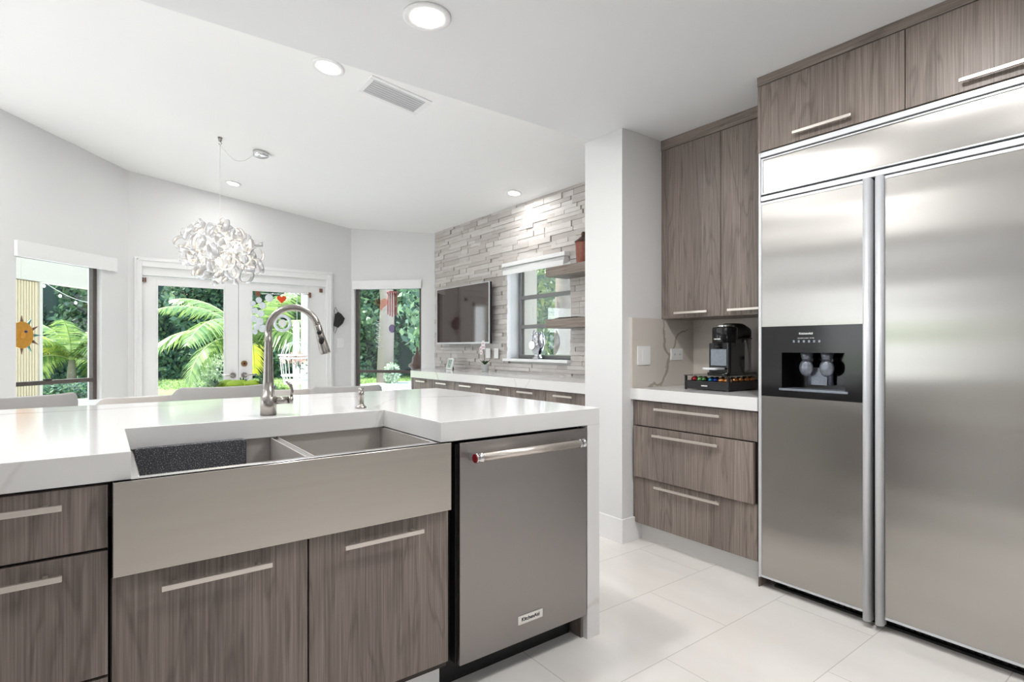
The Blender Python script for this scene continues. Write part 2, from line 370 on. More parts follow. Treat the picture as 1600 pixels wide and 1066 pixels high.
# ------------------------------------------------------------------ room shell
ZK = 2.475                                   # kitchen ceiling
def zc(x): return 2.55+.125*(3.28-x) if x > -1.6 else 3.16      # living room ceiling
struct(box(-4.2, 3.6, -3.2, 6.84, -.12, 0).build('floor', M['floor'], origin=(0,0,0)))
struct(box(-4.2, 3.4, -3.2, 2.50, ZK, ZK+.06).build('ceiling_kitchen', M['ceilk']))
struct(box(-4.2, 3.4, 2.44, 2.50, ZK+.0605, 3.4).build('trim_1', M['ceil']))
mb = MB()
mb.extr([(3.5,2.505,zc(3.5)),(-1.6,2.505,zc(-1.59)),(-4.2,2.505,3.16),(-4.2,2.505,3.3),(-1.6,2.505,zc(-1.59)+.14),(3.5,2.505,zc(3.5)+.14)][::-1],(0,4.5,0))
struct(mb.build('ceiling_living', M['ceil']))
def wall(name, p0, p1, z0, z1, th, openings=(), m=None, side=1):
    """wall from p0 to p1 (inner face), thickness to the outer side; openings (t0,t1,za,zb) in metres along it"""
    p0 = Vector((*p0,0)); p1 = Vector((*p1,0)); d = (p1-p0); L = d.length; d.normalize(); n = Vector((-d.y,d.x,0))*side*th
    mbw = MB()
    def slab(t0,t1,a,b):
        if t1-t0 < 1e-4 or b-a < 1e-4: return
        q = [p0+d*t0, p0+d*t1, p0+d*t1+n, p0+d*t0+n]
        if side < 0: q = q[::-1]
        mbw.prism([(v.x,v.y) for v in q], a, b)
    t = 0
    for (t0,t1,a,b) in sorted(openings):
        slab(t,t0,z0,z1); slab(t0,t1,z0,a); slab(t0,t1,b,z1); t = t1
    slab(t,L,z0,z1)
    return struct(mbw.build(name, m or M['wall']))
D1 = (3.25,5.93); D2 = (2.50,6.70); D3 = (.204,6.70); D4 = (-.66,5.84)
s2 = math.sqrt(.5)
WT = .15
wall('wall_right', (3.27,2.53), (3.27,5.93), 0, 3.2, .16, [(3.51-2.53,4.41-2.53,1.055,1.985)], side=-1)
wall('wall_bay_right', (3.25,5.93), (2.49,6.70), 0, 3.2, WT, [(.175,1.04,.35,1.93)], side=-1)
wall('wall_back', (2.50,6.70), (.204,6.70), 0, 3.3, WT, [(2.50-2.19,2.50-.31,0,1.985)], side=-1)
wall('wall_bay_left', (.204,6.70), (-.66,5.836), 0, 3.4, WT, [(.30,1.079,.35,1.95)], side=-1)
wall('wall_far_left', (-.66,5.84), (-4.0,5.84), 0, 3.4, WT, [(.9,2.4,.35,2.1)], side=-1)  # opening added in this unseen wall to bring in daylight
wall('wall_left', (-4.0,5.84), (-4.0,-3.0), 0, 3.4, WT, [(1.8,3.2,.5,2.1)], side=-1)  # unseen opening here is also added, lets sky light in
wall('wall_front', (-4.0,-3.0), (3.2,-3.0), 0, 2.6, WT, [(2.4,3.4,1.1,1.9)], side=-1)  # small opening added out of view as a daylight source
wall('wall_kitchen_right', (3.18,-3.0), (3.18,2.2), 0, 2.6, WT, side=-1)
# the thick stub of wall between the kitchen niche and the tv wall
struct(box(2.482, 3.26, 2.231, 2.544, 0, ZK-.001).build('wall_stub', M['wall']))
# baseboards
BH = .142
struct(box(2.468,2.482,2.217,2.56,0,BH).build('baseboard_stub', M['trim'], bevel=.003))
struct(box(2.482,2.655,2.217,2.231,0,BH).build('baseboard_niche', M['trim'], bevel=.003))
# ledger stone cladding of the tv wall
def ledger():
    b = MB(); z = .0
    hs = [.0375,.0375,.06,.0375,.0375,.075]
    i = 0
    while z < 2.66:
        h = random.choice([.036,.036,.052,.036]); y = 2.545 - random.uniform(0,.2)
        while y < 5.90:
            w = random.choice([.14,.2,.26,.34,.42])*random.uniform(.9,1.1); d = random.choice([0,.003,.005,.007,.009,.012])
            y0, y1 = max(y,2.546), min(y+w,5.915)
            gap = .0009
            if y1-y0 > .012 and z > .80:
                parts = [(y0,y1)]
                if z+h > 1.03 and z < 1.995:
                    parts = []
                    if y0 < 3.505: parts.append((y0,min(y1,3.505)))
                    if y1 > 4.415: parts.append((max(y0,4.415),y1))
                for a,c in parts:
                    if c-a > .01: b.box(3.246-d,3.275,a+gap,c-gap,z+gap,z+h-gap)
            y += w + (0.008 if random.random() < .3 else 0)
        z += h
    return b
wr = bpy.data.objects['wall_right']
lg = ledger().build('stone_cladding', M['stone'], wr)
# window recess and frame in the tv wall
def window(name, O, d, t0, t1, z0, z1, depth, fr, fm, bars=(), glassm=None, vert=(), lock=None):
    """frame set back by depth from inner face; O,d: wall origin and direction; n outward = rotate d by -90"""
    d = Vector((*d,0)).normalized(); n = Vector((d.y,-d.x,0)); O = Vector((*O,0))
    def slab(a,b_,za,zb,na,nb):
        q = [O+d*a+n*na, O+d*a+n*nb, O+d*b_+n*nb, O+d*b_+n*na]
        return MB().prism([(v.x,v.y) for v in q], za, zb)
    f = MB()
    for (a,b_,za,zb) in ((t0,t0+fr,z0,z1),(t1-fr,t1,z0,z1),(t0+fr,t1-fr,z0,z0+fr),(t0+fr,t1-fr,z1-fr,z1)):
        q = slab(a,b_,za,zb,depth,depth+.045); f.add(q.v,q.f)
    root = f.build(name, fm, bevel=.002); struct(root)
    for z in bars:
        slab(t0+fr,t1-fr,z-.018,z+.018,depth-.005,depth+.05).build('window_rail', fm, root, bevel=.002)
    slab(t0+fr,t1-fr,z0+fr,z1-fr,depth+.02,depth+.024).build('window_pane', glassm or M['glass'], root)
    if lock is not None:
        slab(lock-.03,lock+.03,bars[0]+.018,bars[0]+.032,depth-.02,depth+.01).build('sash_lock', M['black'], root, bevel=.003)
    return root
window('window_1', (3.27,2.53), (0,1), .98, 1.88, 1.055, 1.985, .10, .035, M['greyframe'], bars=(1.37,1.66))
struct(box(3.19,3.40,3.49,4.44,1.03,1.055).build('trim_2', M['trim'], bevel=.003))
struct(box(3.235,3.27,4.41,4.425,1.055,1.985).build('trim_3', M['trim']))
window('window_2', (3.25,5.93), (-.7045,.7096), .175, 1.04, .35, 1.93, .05, .038, M['bronze'], bars=(.865,), lock=.36)
window('window_3', (.204,6.70), (-s2,-s2), .30, 1.079, .35, 1.95, .05, .04, M['bronze'], bars=(.862,), lock=.78)
# ---------------------------------------------------- french doors
YD = 6.70
tr = MB()
tr.box(.255,.318,6.675,6.70,0,2.078); tr.box(2.182,2.252,6.675,6.70,0,2.078); tr.box(.318,2.182,6.675,6.70,1.985,2.078)
tr.box(.275,.29,6.665,6.675,0,2.06); tr.box(2.22,2.235,6.665,6.675,0,2.06); tr.box(.275,2.235,6.665,6.675,2.045,2.06)
struct(tr.build('trim_4', M['trim'], bevel=.003))
jb = MB(); jb.box(.310,.326,6.70,6.84,0,1.985); jb.box(2.174,2.19,6.70,6.84,0,1.985); jb.box(.326,2.174,6.70,6.84,1.90,1.985)
struct(jb.build('trim_5', M['trim']))
def leaf(name, x0, x1, gx0, gx1):
    f = MB(); y0, y1 = 6.72, 6.765
    f.box(x0,gx0,y0,y1,.01,1.895); f.box(gx1,x1,y0,y1,.01,1.895); f.box(gx0,gx1,y0,y1,.01,.25); f.box(gx0,gx1,y0,y1,1.815,1.895)
    r = f.build(name, M['trim'], bevel=.003); struct(r)
    b = MB()
    for a in (gx0,gx1-.012): b.box(a,a+.012,y0-.008,y0,.25,1.815)
    b.box(gx0+.012,gx1-.012,y0-.008,y0,1.803,1.815); b.box(gx0+.012,gx1-.012,y0-.008,y0,.25,.262)
    b.build('glazing_bead', M['trim'], r)
    box(gx0,gx1,6.74,6.746,.25,1.815).build('window_pane', M['glass'], r)
    return r
dl = leaf('door_1', .326, 1.212, .447, 1.075); dr_ = leaf('door_2', 1.216, 2.174, 1.343, 1.975)
for r, kx, sgn in ((dl,1.155,-1),(dr_,1.27,1)):
    k = MB(); k.tube([(kx,6.72,.855),(kx,6.70,.855)], .031, 20); k.tube([(kx,6.70,.855),(kx,6.665,.855),(kx+sgn*.02,6.655,.857),(kx+sgn*.12,6.655,.862)], [.012,.012,.010,.007], 10)
    k.build('lever_handle', M['nickel'], r)
MB().tube([(1.27,6.72,.985),(1.27,6.70,.985)], .032, 20).build('deadbolt', M['brass'], dr_)
MB().tube([(1.27,6.70,.985),(1.27,6.692,.985)], .014, 12).build('keyhole', M['jard'], dr_)
# roller shade brackets on the head of each leaf
for lab, x in (('small brown shade bracket at the left leaf of the french doors',.34),('small brown shade bracket at the right leaf of the french doors',2.12)):
    b_ = box(x-.018,x-.006,6.70,6.72,1.83,1.875).box(x+.004,x+.016,6.70,6.72,1.83,1.875).build('shade_bracket', M['brownp'])
    tag(b_, lab, 'bracket')
# ---------------------------------------------------- valances / roller shades
def diagbox(O, d, a, b_, z0, z1, n0, n1):
    d = Vector((*d,0)).normalized(); n = Vector((-d.y,d.x,0)); O = Vector((*O,0))   # n points into the room for these walls
    q = [O+d*a+n*n1, O+d*a+n*n0, O+d*b_+n*n0, O+d*b_+n*n1]
    return MB().prism([(v.x,v.y) for v in q], z0, z1)
v = diagbox((.204,6.70), (-s2,-s2), .155, 1.10, 1.90, 2.028, .001, .035).build('window_valance', M['trim'], bevel=.004)
tag(v, 'white box valance over the bay window left of the french doors', 'valance')
v = diagbox((3.25,5.93), (-.7045,.7096), .165, 1.055, 1.888, 1.995, .001, .03).build('window_valance', M['trim'], bevel=.004)
tag(v, 'white box valance over the bay window right of the french doors', 'valance')
t = thing('roller_shade', 'white rolled-up shade over the small window in the stone wall', 'window shade', (3.2,3.95,1.89))
box(3.17,3.235,3.50,4.425,1.955,1.992).build('cassette', M['trim'], t, bevel=.004)
MB().tube([(3.205,3.51,1.925),(3.205,4.415,1.925)], .03, 18).build('roll', M['trim'], t)
box(3.175,3.181,3.52,4.41,1.875,1.92).build('hem', M['trim'], t)
# ---------------------------------------------------- downlights
def downlight(x, y, z, tiltx, label, r=.095, power=1.0):
    t = thing('recessed_downlight', label, 'ceiling light', (0,0,0), 'recessed ceiling downlights')
    b = MB(); n = 40
    prof = [(r,-.001),(r,-.006),(r*.93,-.010),(r*.70,-.008),(r*.64,-.003)]
    b.lathe(prof, 0, 0, n)
    b.build('trim_ring', M['trim'], t)
    MB().lathe([(r*.66,-.006),(r*.66,-.0095)], 0, 0, n, smooth=False).build('lens', M['lamp'], t)
    t.location = (x,y,z); t.rotation_euler = (0, tiltx, 0)
    L = bpy.data.lights.new('downlight', 'AREA'); L.shape = 'DISK'; L.size = .12; L.energy = LAMP_W*power; L.color = (.99,.985,.975)
    lo = bpy.data.objects.new('downlight_lamp', L); C.objects.link(lo); lo.parent = t; lo.location = (0,0,-.012)
    return t
TL = math.atan(.125)
downlight(1.029,1.942,ZK,0,'round white lit downlight nearest the camera in the flat kitchen ceiling')
downlight(1.07,3.255,zc(1.07),TL,'round lit downlight just behind the kitchen ceiling edge beside the air vent')
downlight(1.06,6.14,zc(1.06),TL,'small round lit downlight behind the chandelier cord near the back wall', .075, .35)
downlight(3.02,4.02,zc(3.02),TL,'round lit downlight washing the stacked stone wall', .075, .35)
for x,y,pw in [(1.03,.45,.22),(-.5,1.94,.7),(-.8,.45,.08),(-2.2,1.2,.12),(1.9,-.9,.6),(-.8,-1.4,.2),(1.66,.72,1.5)]:  # added lamps outside the view, put in to brighten the kitchen
    downlight(x,y,ZK,0,'added unseen downlight in the kitchen ceiling, brightening the room', power=pw)
for x,y in [(-1.0,3.3),(-1.0,4.9),(-2.8,4.0)]:  # more added lamps out of view, raising the living room light
    downlight(x,y,zc(x)-(0.0 if x>-1.6 else .001),TL if x>-1.6 else 0,'added unseen downlight brightening the living room', power=1.05)
# ---------------------------------------------------- air vent
vt = thing('air_vent', 'white rectangular air vent with grey louvers in the sloped ceiling', 'air vent', (0,0,0))
b = MB(); w2, h2, fr = .205, .122, .03
b.box(-w2,w2,-h2,-h2+fr,-.008,0); b.box(-w2,w2,h2-fr,h2,-.008,0); b.box(-w2,-w2+fr,-h2+fr,h2-fr,-.008,0); b.box(w2-fr,w2,-h2+fr,h2-fr,-.008,0)
b.build('frame', M['trim'], vt, bevel=.002)
box(-w2+fr,w2-fr,-h2+fr,h2-fr,-.001,0).build('duct_shade', M['black'], vt)
for i in range(7):
    y = -h2+fr+.014+i*.0262
    lv = MB().extr([(-w2+fr,y-.008,-.0025),(-w2+fr,y+.004,-.0085),(-w2+fr,y+.004,-.0105),(-w2+fr,y-.008,-.0045)], (2*(w2-fr),0,0))
    lv.build('louver', M['alu'], vt)
vt.location = (1.497,3.258,zc(1.497)); vt.rotation_euler = (0,TL,0)
# ================================================================== ISLAND
# countertop with the sink cut-out and a waterfall end
CT = thing('island_countertop', 'white veined quartz island countertop with waterfall end', 'countertop', (.2,2.2,.854))
def lbox(mb, *bs):
    for q in bs: mb.box(*q)
    return mb
pts = [(-1.4,1.575),(.054,1.575),(.054,2.027),(.886,2.027),(.886,1.575),(1.617,1.575),(1.617,2.93),(-1.4,2.93)]
MB().prism(pts, .854, .92).build('slab', M['quartz'], CT, bevel=.0015)
box(1.549,1.617,1.575,2.93,0,.8538).build('waterfall_leg', M['quartz'], CT, bevel=.0015)
def handle(parent, a, b_, z, plane, axis, out, m=None, r=.006):
    """flat bar pull; axis 'x' (fronts facing -y) or 'y' (fronts facing -x); plane = front face coordinate, bar stands off by out"""
    hb = MB(); hh = .0065
    if axis == 'x':
        hb.box(a,b_,plane-out-.010,plane-out,z-hh,z+hh)
        for q in (a+.03,b_-.03): hb.box(q-.005,q+.005,plane-out,plane,z-.005,z+.005)
    else:
        hb.box(plane-out-.010,plane-out,a,b_,z-hh,z+hh)
        for q in (a+.03,b_-.03): hb.box(plane-out,plane,q-.005,q+.005,z-.005,z+.005)
    return hb.build('handle', m or M['bar'], parent, bevel=.001)
YF = 1.585
# left drawer cabinet
cb = thing('drawer_cabinet', 'dark wood island drawer cabinet left of the sink', 'cabinet', (-.29,1.9,0))
box(-.60,.008,1.605,2.2,.10,.852).build('carcass', M['carcass'], cb)
for z0,z1,hz in ((.7,.846,.812),(.405,.693,.657),(.112,.398,.36)):
    d = box(-.598,.010,YF,1.603,z0,z1).build('drawer', M['wood'], cb, bevel=.0012)
    handle(d, -.51,-.0715, hz, YF, 'x', .022)
box(-.60,.008,1.65,1.665,0,.0995).build('toe_kick', M['trim'], cb)
cb2 = thing('sink_cabinet', 'dark wood two-door cabinet under the farmhouse sink', 'cabinet', (.46,1.9,0))
lbox(MB(),(.014,.03,1.605,2.2,.10,.62),(.905,.921,1.605,2.2,.10,.62),(.03,.905,1.605,2.2,.10,.116)).build('carcass', M['carcass'], cb2)
for x0,x1,h0,h1 in ((.0175,.463,.113,.363),(.468,.918,.561,.813)):
    d = box(x0,x1,YF,1.603,.125,.628).build('door', M['wood'], cb2, bevel=.0012)
    handle(d, h0, h1, .586, YF, 'x', .024)
box(.014,.921,1.65,1.665,0,.0995).build('toe_kick', M['trim'], cb2)
# sink
sk = thing('farmhouse_sink', 'stainless steel double-bowl farmhouse sink with apron front', 'sink', (.46,1.8,.63))
zr = .8525
b = MB(); b.box(.018,.918,1.563,1.583,.632,zr)
b.build('apron', M['steel_h'], sk, bevel=.002)
b = MB()
b.box(.0185,.9175,1.5835,1.612,.80,zr); b.box(.0185,.072,1.612,2.062,.80,zr); b.box(.880,.9175,1.612,2.062,.80,zr); b.box(.072,.880,2.052,2.062,.80,zr)
b.box(.472,.494,1.612,2.052,.70,zr-.004)
b.build('rim', M['rim'], sk, bevel=.002)
def bowl(x0,x1,y0,y1,zb,zt):
    m_ = MB(); w=.004
    m_.box(x0,x1,y0,y1,zb,zb+w); m_.box(x0,x0+w,y0,y1,zb+w,zt); m_.box(x1-w,x1,y0,y1,zb+w,zt); m_.box(x0+w,x1-w,y0,y0+w,zb+w,zt); m_.box(x0+w,x1-w,y1-w,y1,zb+w,zt)
    return m_
bowl(.069,.473,1.609,2.055,.64,zr-.003).build('left_bowl', M['steel'], sk)
bowl(.491,.883,1.609,2.055,.64,zr-.003).build('right_bowl', M['steel'], sk)
# speckled board standing against the rear wall of the left bowl
b = MB()
def rrect(x0,x1,z0,z1,r,n=6):
    out = []
    for cx,cz,a0 in ((x1-r,z0+r,-PI/2),(x1-r,z1-r,0),(x0+r,z1-r,PI/2),(x0+r,z0+r,PI)):
        for k in range(n+1):
            a = a0+PI/2*k/n; out.append((cx+r*math.cos(a), cz+r*math.sin(a)))
    return out
b.extr([(x,1.985,z) for x,z in rrect(.078,.383,.646,.862,.012)], (0,.024,0))
o = b.build('cutting_board', M['speckle'], bevel=.003); tag(o, 'black speckled board standing in the left bowl of the sink', 'cutting board')
# faucet
FX, FY = .480, 2.115
fc = thing('kitchen_faucet', 'brushed nickel gooseneck pull-down faucet behind the sink', 'faucet', (FX,FY,.92))
dv = Vector((.93,-.37,0)).normalized()
def fp(s_, z): return (FX+dv.x*s_, FY+dv.y*s_, z)
MB().lathe([(.0275,.92),(.0270,.986),(.0255,.9875),(.0205,.9885),(.0180,1.05),(.0155,1.12),(.0135,1.18),(.0122,1.226)], FX, FY, 32).build('body', M['nickel'], fc)
arc = [fp(0,1.222),fp(0,1.225)]
for k in range(1,23):
    a = PI-(PI-math.radians(15))*k/22; arc.append(fp(.085+.085*math.cos(a), 1.225+.0855*math.sin(a)))
MB().tube(arc, .0122, 20).build('spout', M['nickel'], fc)
e = .085+.085*math.cos(math.radians(15)); ez = 1.225+.0855*math.sin(math.radians(15)); ts, tz = .26, -.966
hp = [fp(e+ts*l, ez+tz*l) for l in (0,.004,.03,.08,.104,.110)]
hd = MB().tube(hp, [.0124,.0138,.0142,.0178,.0195,.0185], 24).build('spray_head', M['nickel'], fc)
fwv = Vector((-.5978,-.8017,0))
for l in (.028,.058):
    c = Vector(fp(e+ts*l, ez+tz*l)); side = (fwv-dv*fwv.dot(dv)).normalized(); rr = .0142 if l < .04 else .0163
    c += side*(rr-.002)
    bt = MB(); bt.ball(c, .009 if l<.04 else .010, 14, 8, (1,1,1.0 if l<.04 else 1.6))
    bt.build('spray_button', M['black'], hd)
hx = Vector((1,-.12,0)).normalized()
hp0 = Vector((FX,FY,.972))
MB().tube([hp0+hx*.015, hp0+hx*.066], .0138, 20).tube([hp0+hx*.066, hp0+hx*.068], .0115, 20).tube([hp0+hx*.068, hp0+hx*.083], .0148, 20).build('valve_body', M['nickel'], fc)
MB().tube([hp0+hx*.078+Vector((0,0,.01)), hp0+hx*.081+Vector((0,0,.035)), hp0+hx*.074+Vector((0,0,.055)), hp0+hx*.060+Vector((0,0,.07))], [.005,.0055,.0065,.005], 12).build('lever', M['nickel'], fc)
# soap dispenser
sd = thing('soap_dispenser', 'small nickel soap dispenser right of the faucet', 'soap dispenser', (.835,2.138,.92))
MB().lathe([(.022,.92),(.022,.924),(.019,.928),(.0125,.934),(.0115,.94),(.0115,.972),(.0135,.976),(.0115,.98),(.0115,.99)], .835,2.138, 24).build('pump_body', M['nickel'], sd)
MB().tube([(.835,2.138,.985),(.835,2.138,1.003)], [.010,.0125], 20).tube([(.835,2.138,.998),(.815,2.09,1.0),(.812,2.083,.992)], [.006,.005,.004], 10).build('nozzle', M['nickel'], sd)
# dishwasher
dw = thing('dishwasher', 'dark stainless dishwasher at the right end of the island', 'dishwasher', (1.24,1.9,0))
box(.93,1.535,1.62,2.18,.095,.85).build('tub', M['black'], dw)
dd = box(.953,1.538,1.568,1.585,.103,.846).build('door', M['dwsteel'], dw, bevel=.002)
box(.945,1.535,1.586,1.618,.105,.84).build('door_core', M['black'], dw)
box(.93,1.53,1.66,1.68,0,.094).build('kick_plate', M['black'], dw)
yb = 1.522; zh = .799
MB().tube([(1.012,yb,zh),(1.452,yb,zh)], .0135, 24).build('handle', M['bar'], dd)
for x0,x1 in ((.984,1.012),(1.452,1.480)):
    cc = MB(); cc.tube([(x0,yb,zh),(x0+.004,yb,zh),(x0+.006,yb,zh),(x1-.006,yb,zh),(x1-.004,yb,zh),(x1,yb,zh)], [.0155,.0175,.0155,.0155,.0175,.0155], 24)
    cc.box(x0+.003,x1-.003,yb+.01,1.568,zh-.012,zh+.012)
    cc.build('handle_mount', M['chrome'], dd)
MB().tube([(.9815,yb,zh),(.984,yb,zh)], .0145, 24).build('badge', M['redred'], dd)
box(1.195,1.310,1.5655,1.568,.166,.198).build('name_plate', M['rim'], dd, bevel=.001)
text('lettering', 'KitchenAid', .0185, M['black'], dd, (1.2525,1.5652,.182), (1,0,0), (0,0,1), bold=.0003)
o = box(1.5365,1.5485,1.60,2.18,0,.853).build('filler_panel', M['wood']); tag(o, 'narrow dark wood filler panel between dishwasher and waterfall leg', 'panel')
# rear panel of island, legs hidden
o = box(-1.38,1.548,2.53,2.55,0,.853).build('island_back_panel', M['wood']); tag(o, 'wood back panel of the island facing the dining table', 'panel')
# ================================================================== NICHE: base and wall cabinets
bc = thing('coffee_base_cabinet', 'wood three-drawer base cabinet beside the refrigerator', 'cabinet', (2.87,1.83,0))
XF = 2.578
box(2.60,3.16,1.430,2.226,.11,.853).build('carcass', M['carcass'], bc)
box(XF+.002,2.60,2.212,2.2295,.112,.853).build('filler_strip', M['wood'], bc)
box(XF+.002,2.60,1.4285,1.4395,.112,.853).build('filler_strip', M['wood'], bc)
for z0,z1,hz,px_ in ((.700,.846,.807,XF),(.394,.695,.656,XF-.018),(.112,.389,.356,XF)):
    d = box(px_,px_+.019,1.4415 if px_==XF else 1.452,2.210,z0,z1).build('drawer', M['wood'], bc, bevel=.0012)
    handle(d, 1.632,2.052, hz, px_, 'y', .022)
box(2.645,2.66,1.43,2.226,0,.109).build('toe_kick', M['quartz'], bc)
o = MB().prism([(2.552,1.4285),(3.159,1.4285),(3.159,2.2305),(2.552,2.2305)][::1], .8535, .92).build('niche_countertop', M['quartz'], bevel=.0015)
tag(o, 'white quartz countertop in the coffee niche beside the refrigerator', 'countertop')
b = lbox(MB(), (2.552,3.16,2.214,2.2305,.9205,1.345),(3.1605,3.1795,1.4285,2.2305,.9205,1.345))
o = b.build('stone_backsplash', M['splash']); tag(o, 'beige veined stone backsplash lining the coffee niche', 'backsplash')
uc = thing('wall_cabinet', 'tall wood two-door wall cabinet above the coffee machine', 'wall cabinet', (3.0,1.83,1.347))
XU = 2.846
box(XU+.021,3.179,1.430,2.230,1.362,2.474).build('carcass', M['carcass'], uc)
box(XU+.003,3.179,1.430,2.230,1.346,1.361).build('underside', M['wood'], uc)
box(XU+.002,XU+.02,2.180,2.230,1.362,2.41).build('filler_strip', M['wood'], uc)
box(XU-.004,XU+.02,1.430,2.230,2.4115,2.4745).build('cornice', M['woodh'], uc)
for y0,y1,h0,h1 in ((1.8135,2.178,1.885,2.115),(1.445,1.8105,1.52,1.755)):
    d = box(XU,XU+.019,y0,y1,1.349,2.409).build('door', M['wood'], uc, bevel=.0012)
    handle(d, h0,h1,1.376,XU,'y',.02)
def wallplate(name, x0,x1,z0,z1, label, cat, rocker=True):
    r = MB().box(x0,x1,2.206,2.2135,z0,z1).build(name, M['whitep'], bevel=.002); tag(r, label, cat)
    cx=(x0+x1)/2; cz=(z0+z1)/2; w=(x1-x0); h=z1-z0
    if rocker: box(cx-.017,cx+.017,2.2035,2.206,cz-.034,cz+.034).build('rocker', M['whitep'], r, bevel=.001)
    else:
        box(cx-.045,cx+.045,2.2035,2.206,cz-.02,cz+.02).build('outlet_face', M['whitep'], r, bevel=.001)
        for dx in (-.026,.026):
            for k in (-.006,.006): box(cx+dx+k-.001,cx+dx+k+.001,2.203,2.2036,cz-.006,cz+.006).build('slot', M['black'], r)
wallplate('light_switch', 2.595,2.712,1.058,1.173,'white rocker light switch on the niche backsplash near its left edge','light switch')
wallplate('electrical_outlet', 2.915,3.035,1.083,1.157,'white horizontal outlet on the niche backsplash near the corner','outlet',False)
# base cabinet run to the left of the viewpoint, mirrored in the refrigerator doors
lc_ = thing('base_cabinet', 'dark wood base cabinet run opposite the refrigerator, seen mirrored in its doors', 'cabinet', (-.8,-.3,0))
box(-1.10,-.48,-1.9,.75,.10,.853).build('carcass', M['carcass'], lc_)
for i in range(4):
    y0 = -1.9+i*.6625
    d = box(-.479,-.46,y0+.002,y0+.6605,.105,.85).build('door', M['wood'], lc_, bevel=.0012)
    hb = MB().box(-.448,-.438,y0+.2,y0+.46,.80,.812); hb.box(-.46,-.448,y0+.22,y0+.23,.801,.811).box(-.46,-.448,y0+.43,y0+.44,.801,.811); hb.build('handle', M['bar'], d)
box(-1.05,-.54,-1.9,.75,0,.0995).build('toe_kick', M['black'], lc_)
o = box(-1.12,-.44,-1.92,.77,.8535,.92).build('kitchen_countertop', M['quartz'], bevel=.0015); tag(o, 'white quartz worktop opposite the refrigerator, seen mirrored in its doors', 'countertop')
# ================================================================== FRIDGE
XR = 2.56; YL = 1.4235; YR = .223; YS = .925
fg = thing('refrigerator', 'large built-in stainless side-by-side refrigerator with grille panel', 'refrigerator', (2.87,.82,0))
b = MB(); b.box(2.69,3.17,YR,YL,.10,2.105)
b.build('cabinet_body', M['black'], fg)
# outer frame (aluminium)
b = MB(); XA = XR-.004
b.box(XA,2.60,YL-.010,YL,.05,2.107); b.box(XA,2.60,YR,YR+.010,.05,2.107)
b.box(XA,2.60,YR+.010,YL-.010,2.083,2.107); b.box(XA+.003,2.60,YR+.010,YL-.010,1.872,1.895)
b.build('outer_frame', M['alu'], fg, bevel=.002)
g = MB().box(XR+.004,XR+.020,YR+.022,YL-.018,1.908,2.070).build('grille_panel', M['steel_v'], fg, bevel=.002)
b = MB(); a0,a1,c0,c1 = YR+.014,YL-.013,1.903,2.076
b.box(XR-.002,XR+.021,a0,a0+.007,c0,c1); b.box(XR-.002,XR+.021,a1-.007,a1,c0,c1); b.box(XR-.002,XR+.021,a0+.007,a1-.007,c1-.006,c1); b.box(XR-.002,XR+.021,a0+.007,a1-.007,c0,c0+.006)
b.build('panel_frame', M['alu'], g)
# left (freezer) door with dispenser opening
DZ0,DZ1 = .932,1.264; CZ0,CZ1,CY0,CY1 = .972,1.141,1.036,1.310
ly0, ly1 = .968, 1.410
fd = MB()
fd.box(XR,XR+.018,ly0,ly1,.064,DZ0); fd.box(XR,XR+.018,ly0,ly1,DZ1,1.853)
fdo = fd.build('freezer_door', M['steel_v'], fg)
b = MB(); b.box(XR-.003,XR+.036,ly1,ly1+.006,.056,1.865); b.box(XR-.003,XR+.036,ly0,ly1,1.8535,1.865); b.box(XR-.003,XR+.036,ly0,ly1,.054,.0635)
b.build('door_edge', M['alu'], fdo, bevel=.001)
rd = MB().box(XR,XR+.018,YR+.014,.886,.064,1.853).build('fridge_door', M['steel_v'], fg)
b = MB(); b.box(XR-.003,XR+.036,YR+.011,YR+.0135,.056,1.865); b.box(XR-.003,XR+.036,YR+.0135,.886,1.8535,1.865); b.box(XR-.003,XR+.036,YR+.0135,.886,.054,.0635)
b.build('door_edge', M['alu'], rd, bevel=.001)
def longhandle(parent, y0, y1):
    n = 12; prof = []
    w=(y1-y0)
    for k in range(n+1):
        a = PI*k/n; prof.append((XR+.006-.030*math.sin(a)**.6, y1-w*(1-math.cos(a))/2))
    prof += [(XR+.02,y0),(XR+.02,y1)]
    hb = MB().prism(prof[::-1], .028, 1.867)
    hb.sm = [False]*2+[True]*(len(hb.f)-2)
    return hb.build('door_handle', M['alu'], parent)
longhandle(fdo, .934,.966); longhandle(rd, .888,.920)
box(XR+.015,XR+.03,.92,.934,.06,1.86).build('door_gap', M['black'], fg)
# dispenser
dp = MB()
xd0, xd1 = XR-.003, XR+.012
dp.box(xd0,xd1,ly0,ly1-.001,CZ1,DZ1); dp.box(xd0,xd1,ly0,ly1-.001,DZ0,CZ0); dp.box(xd0,xd1,CY1,ly1-.001,CZ0,CZ1); dp.box(xd0,xd1,ly0,CY0,CZ0,CZ1)
dsp = dp.build('dispenser_panel', M['gblack'], fdo)
b = MB(); X1 = XR+.11
b.box(X1,X1+.004,CY0,CY1,CZ0,CZ1); b.box(xd1,X1,CY1,CY1+.004,CZ0,CZ1); b.box(xd1,X1,CY0-.004,CY0,CZ0,CZ1); b.box(xd1,X1,CY0,CY1,CZ1,CZ1+.004); b.box(xd1,X1,CY0,CY1,CZ0-.004,CZ0)
dispw = b.build('dispenser_recess', M['gblack'], dsp)
box(XR-.006,X1,CY0-.012,CY1+.012,CZ0-.008,CZ0+.002).build('drip_tray', M['steelgrill'], dsp, bevel=.001)
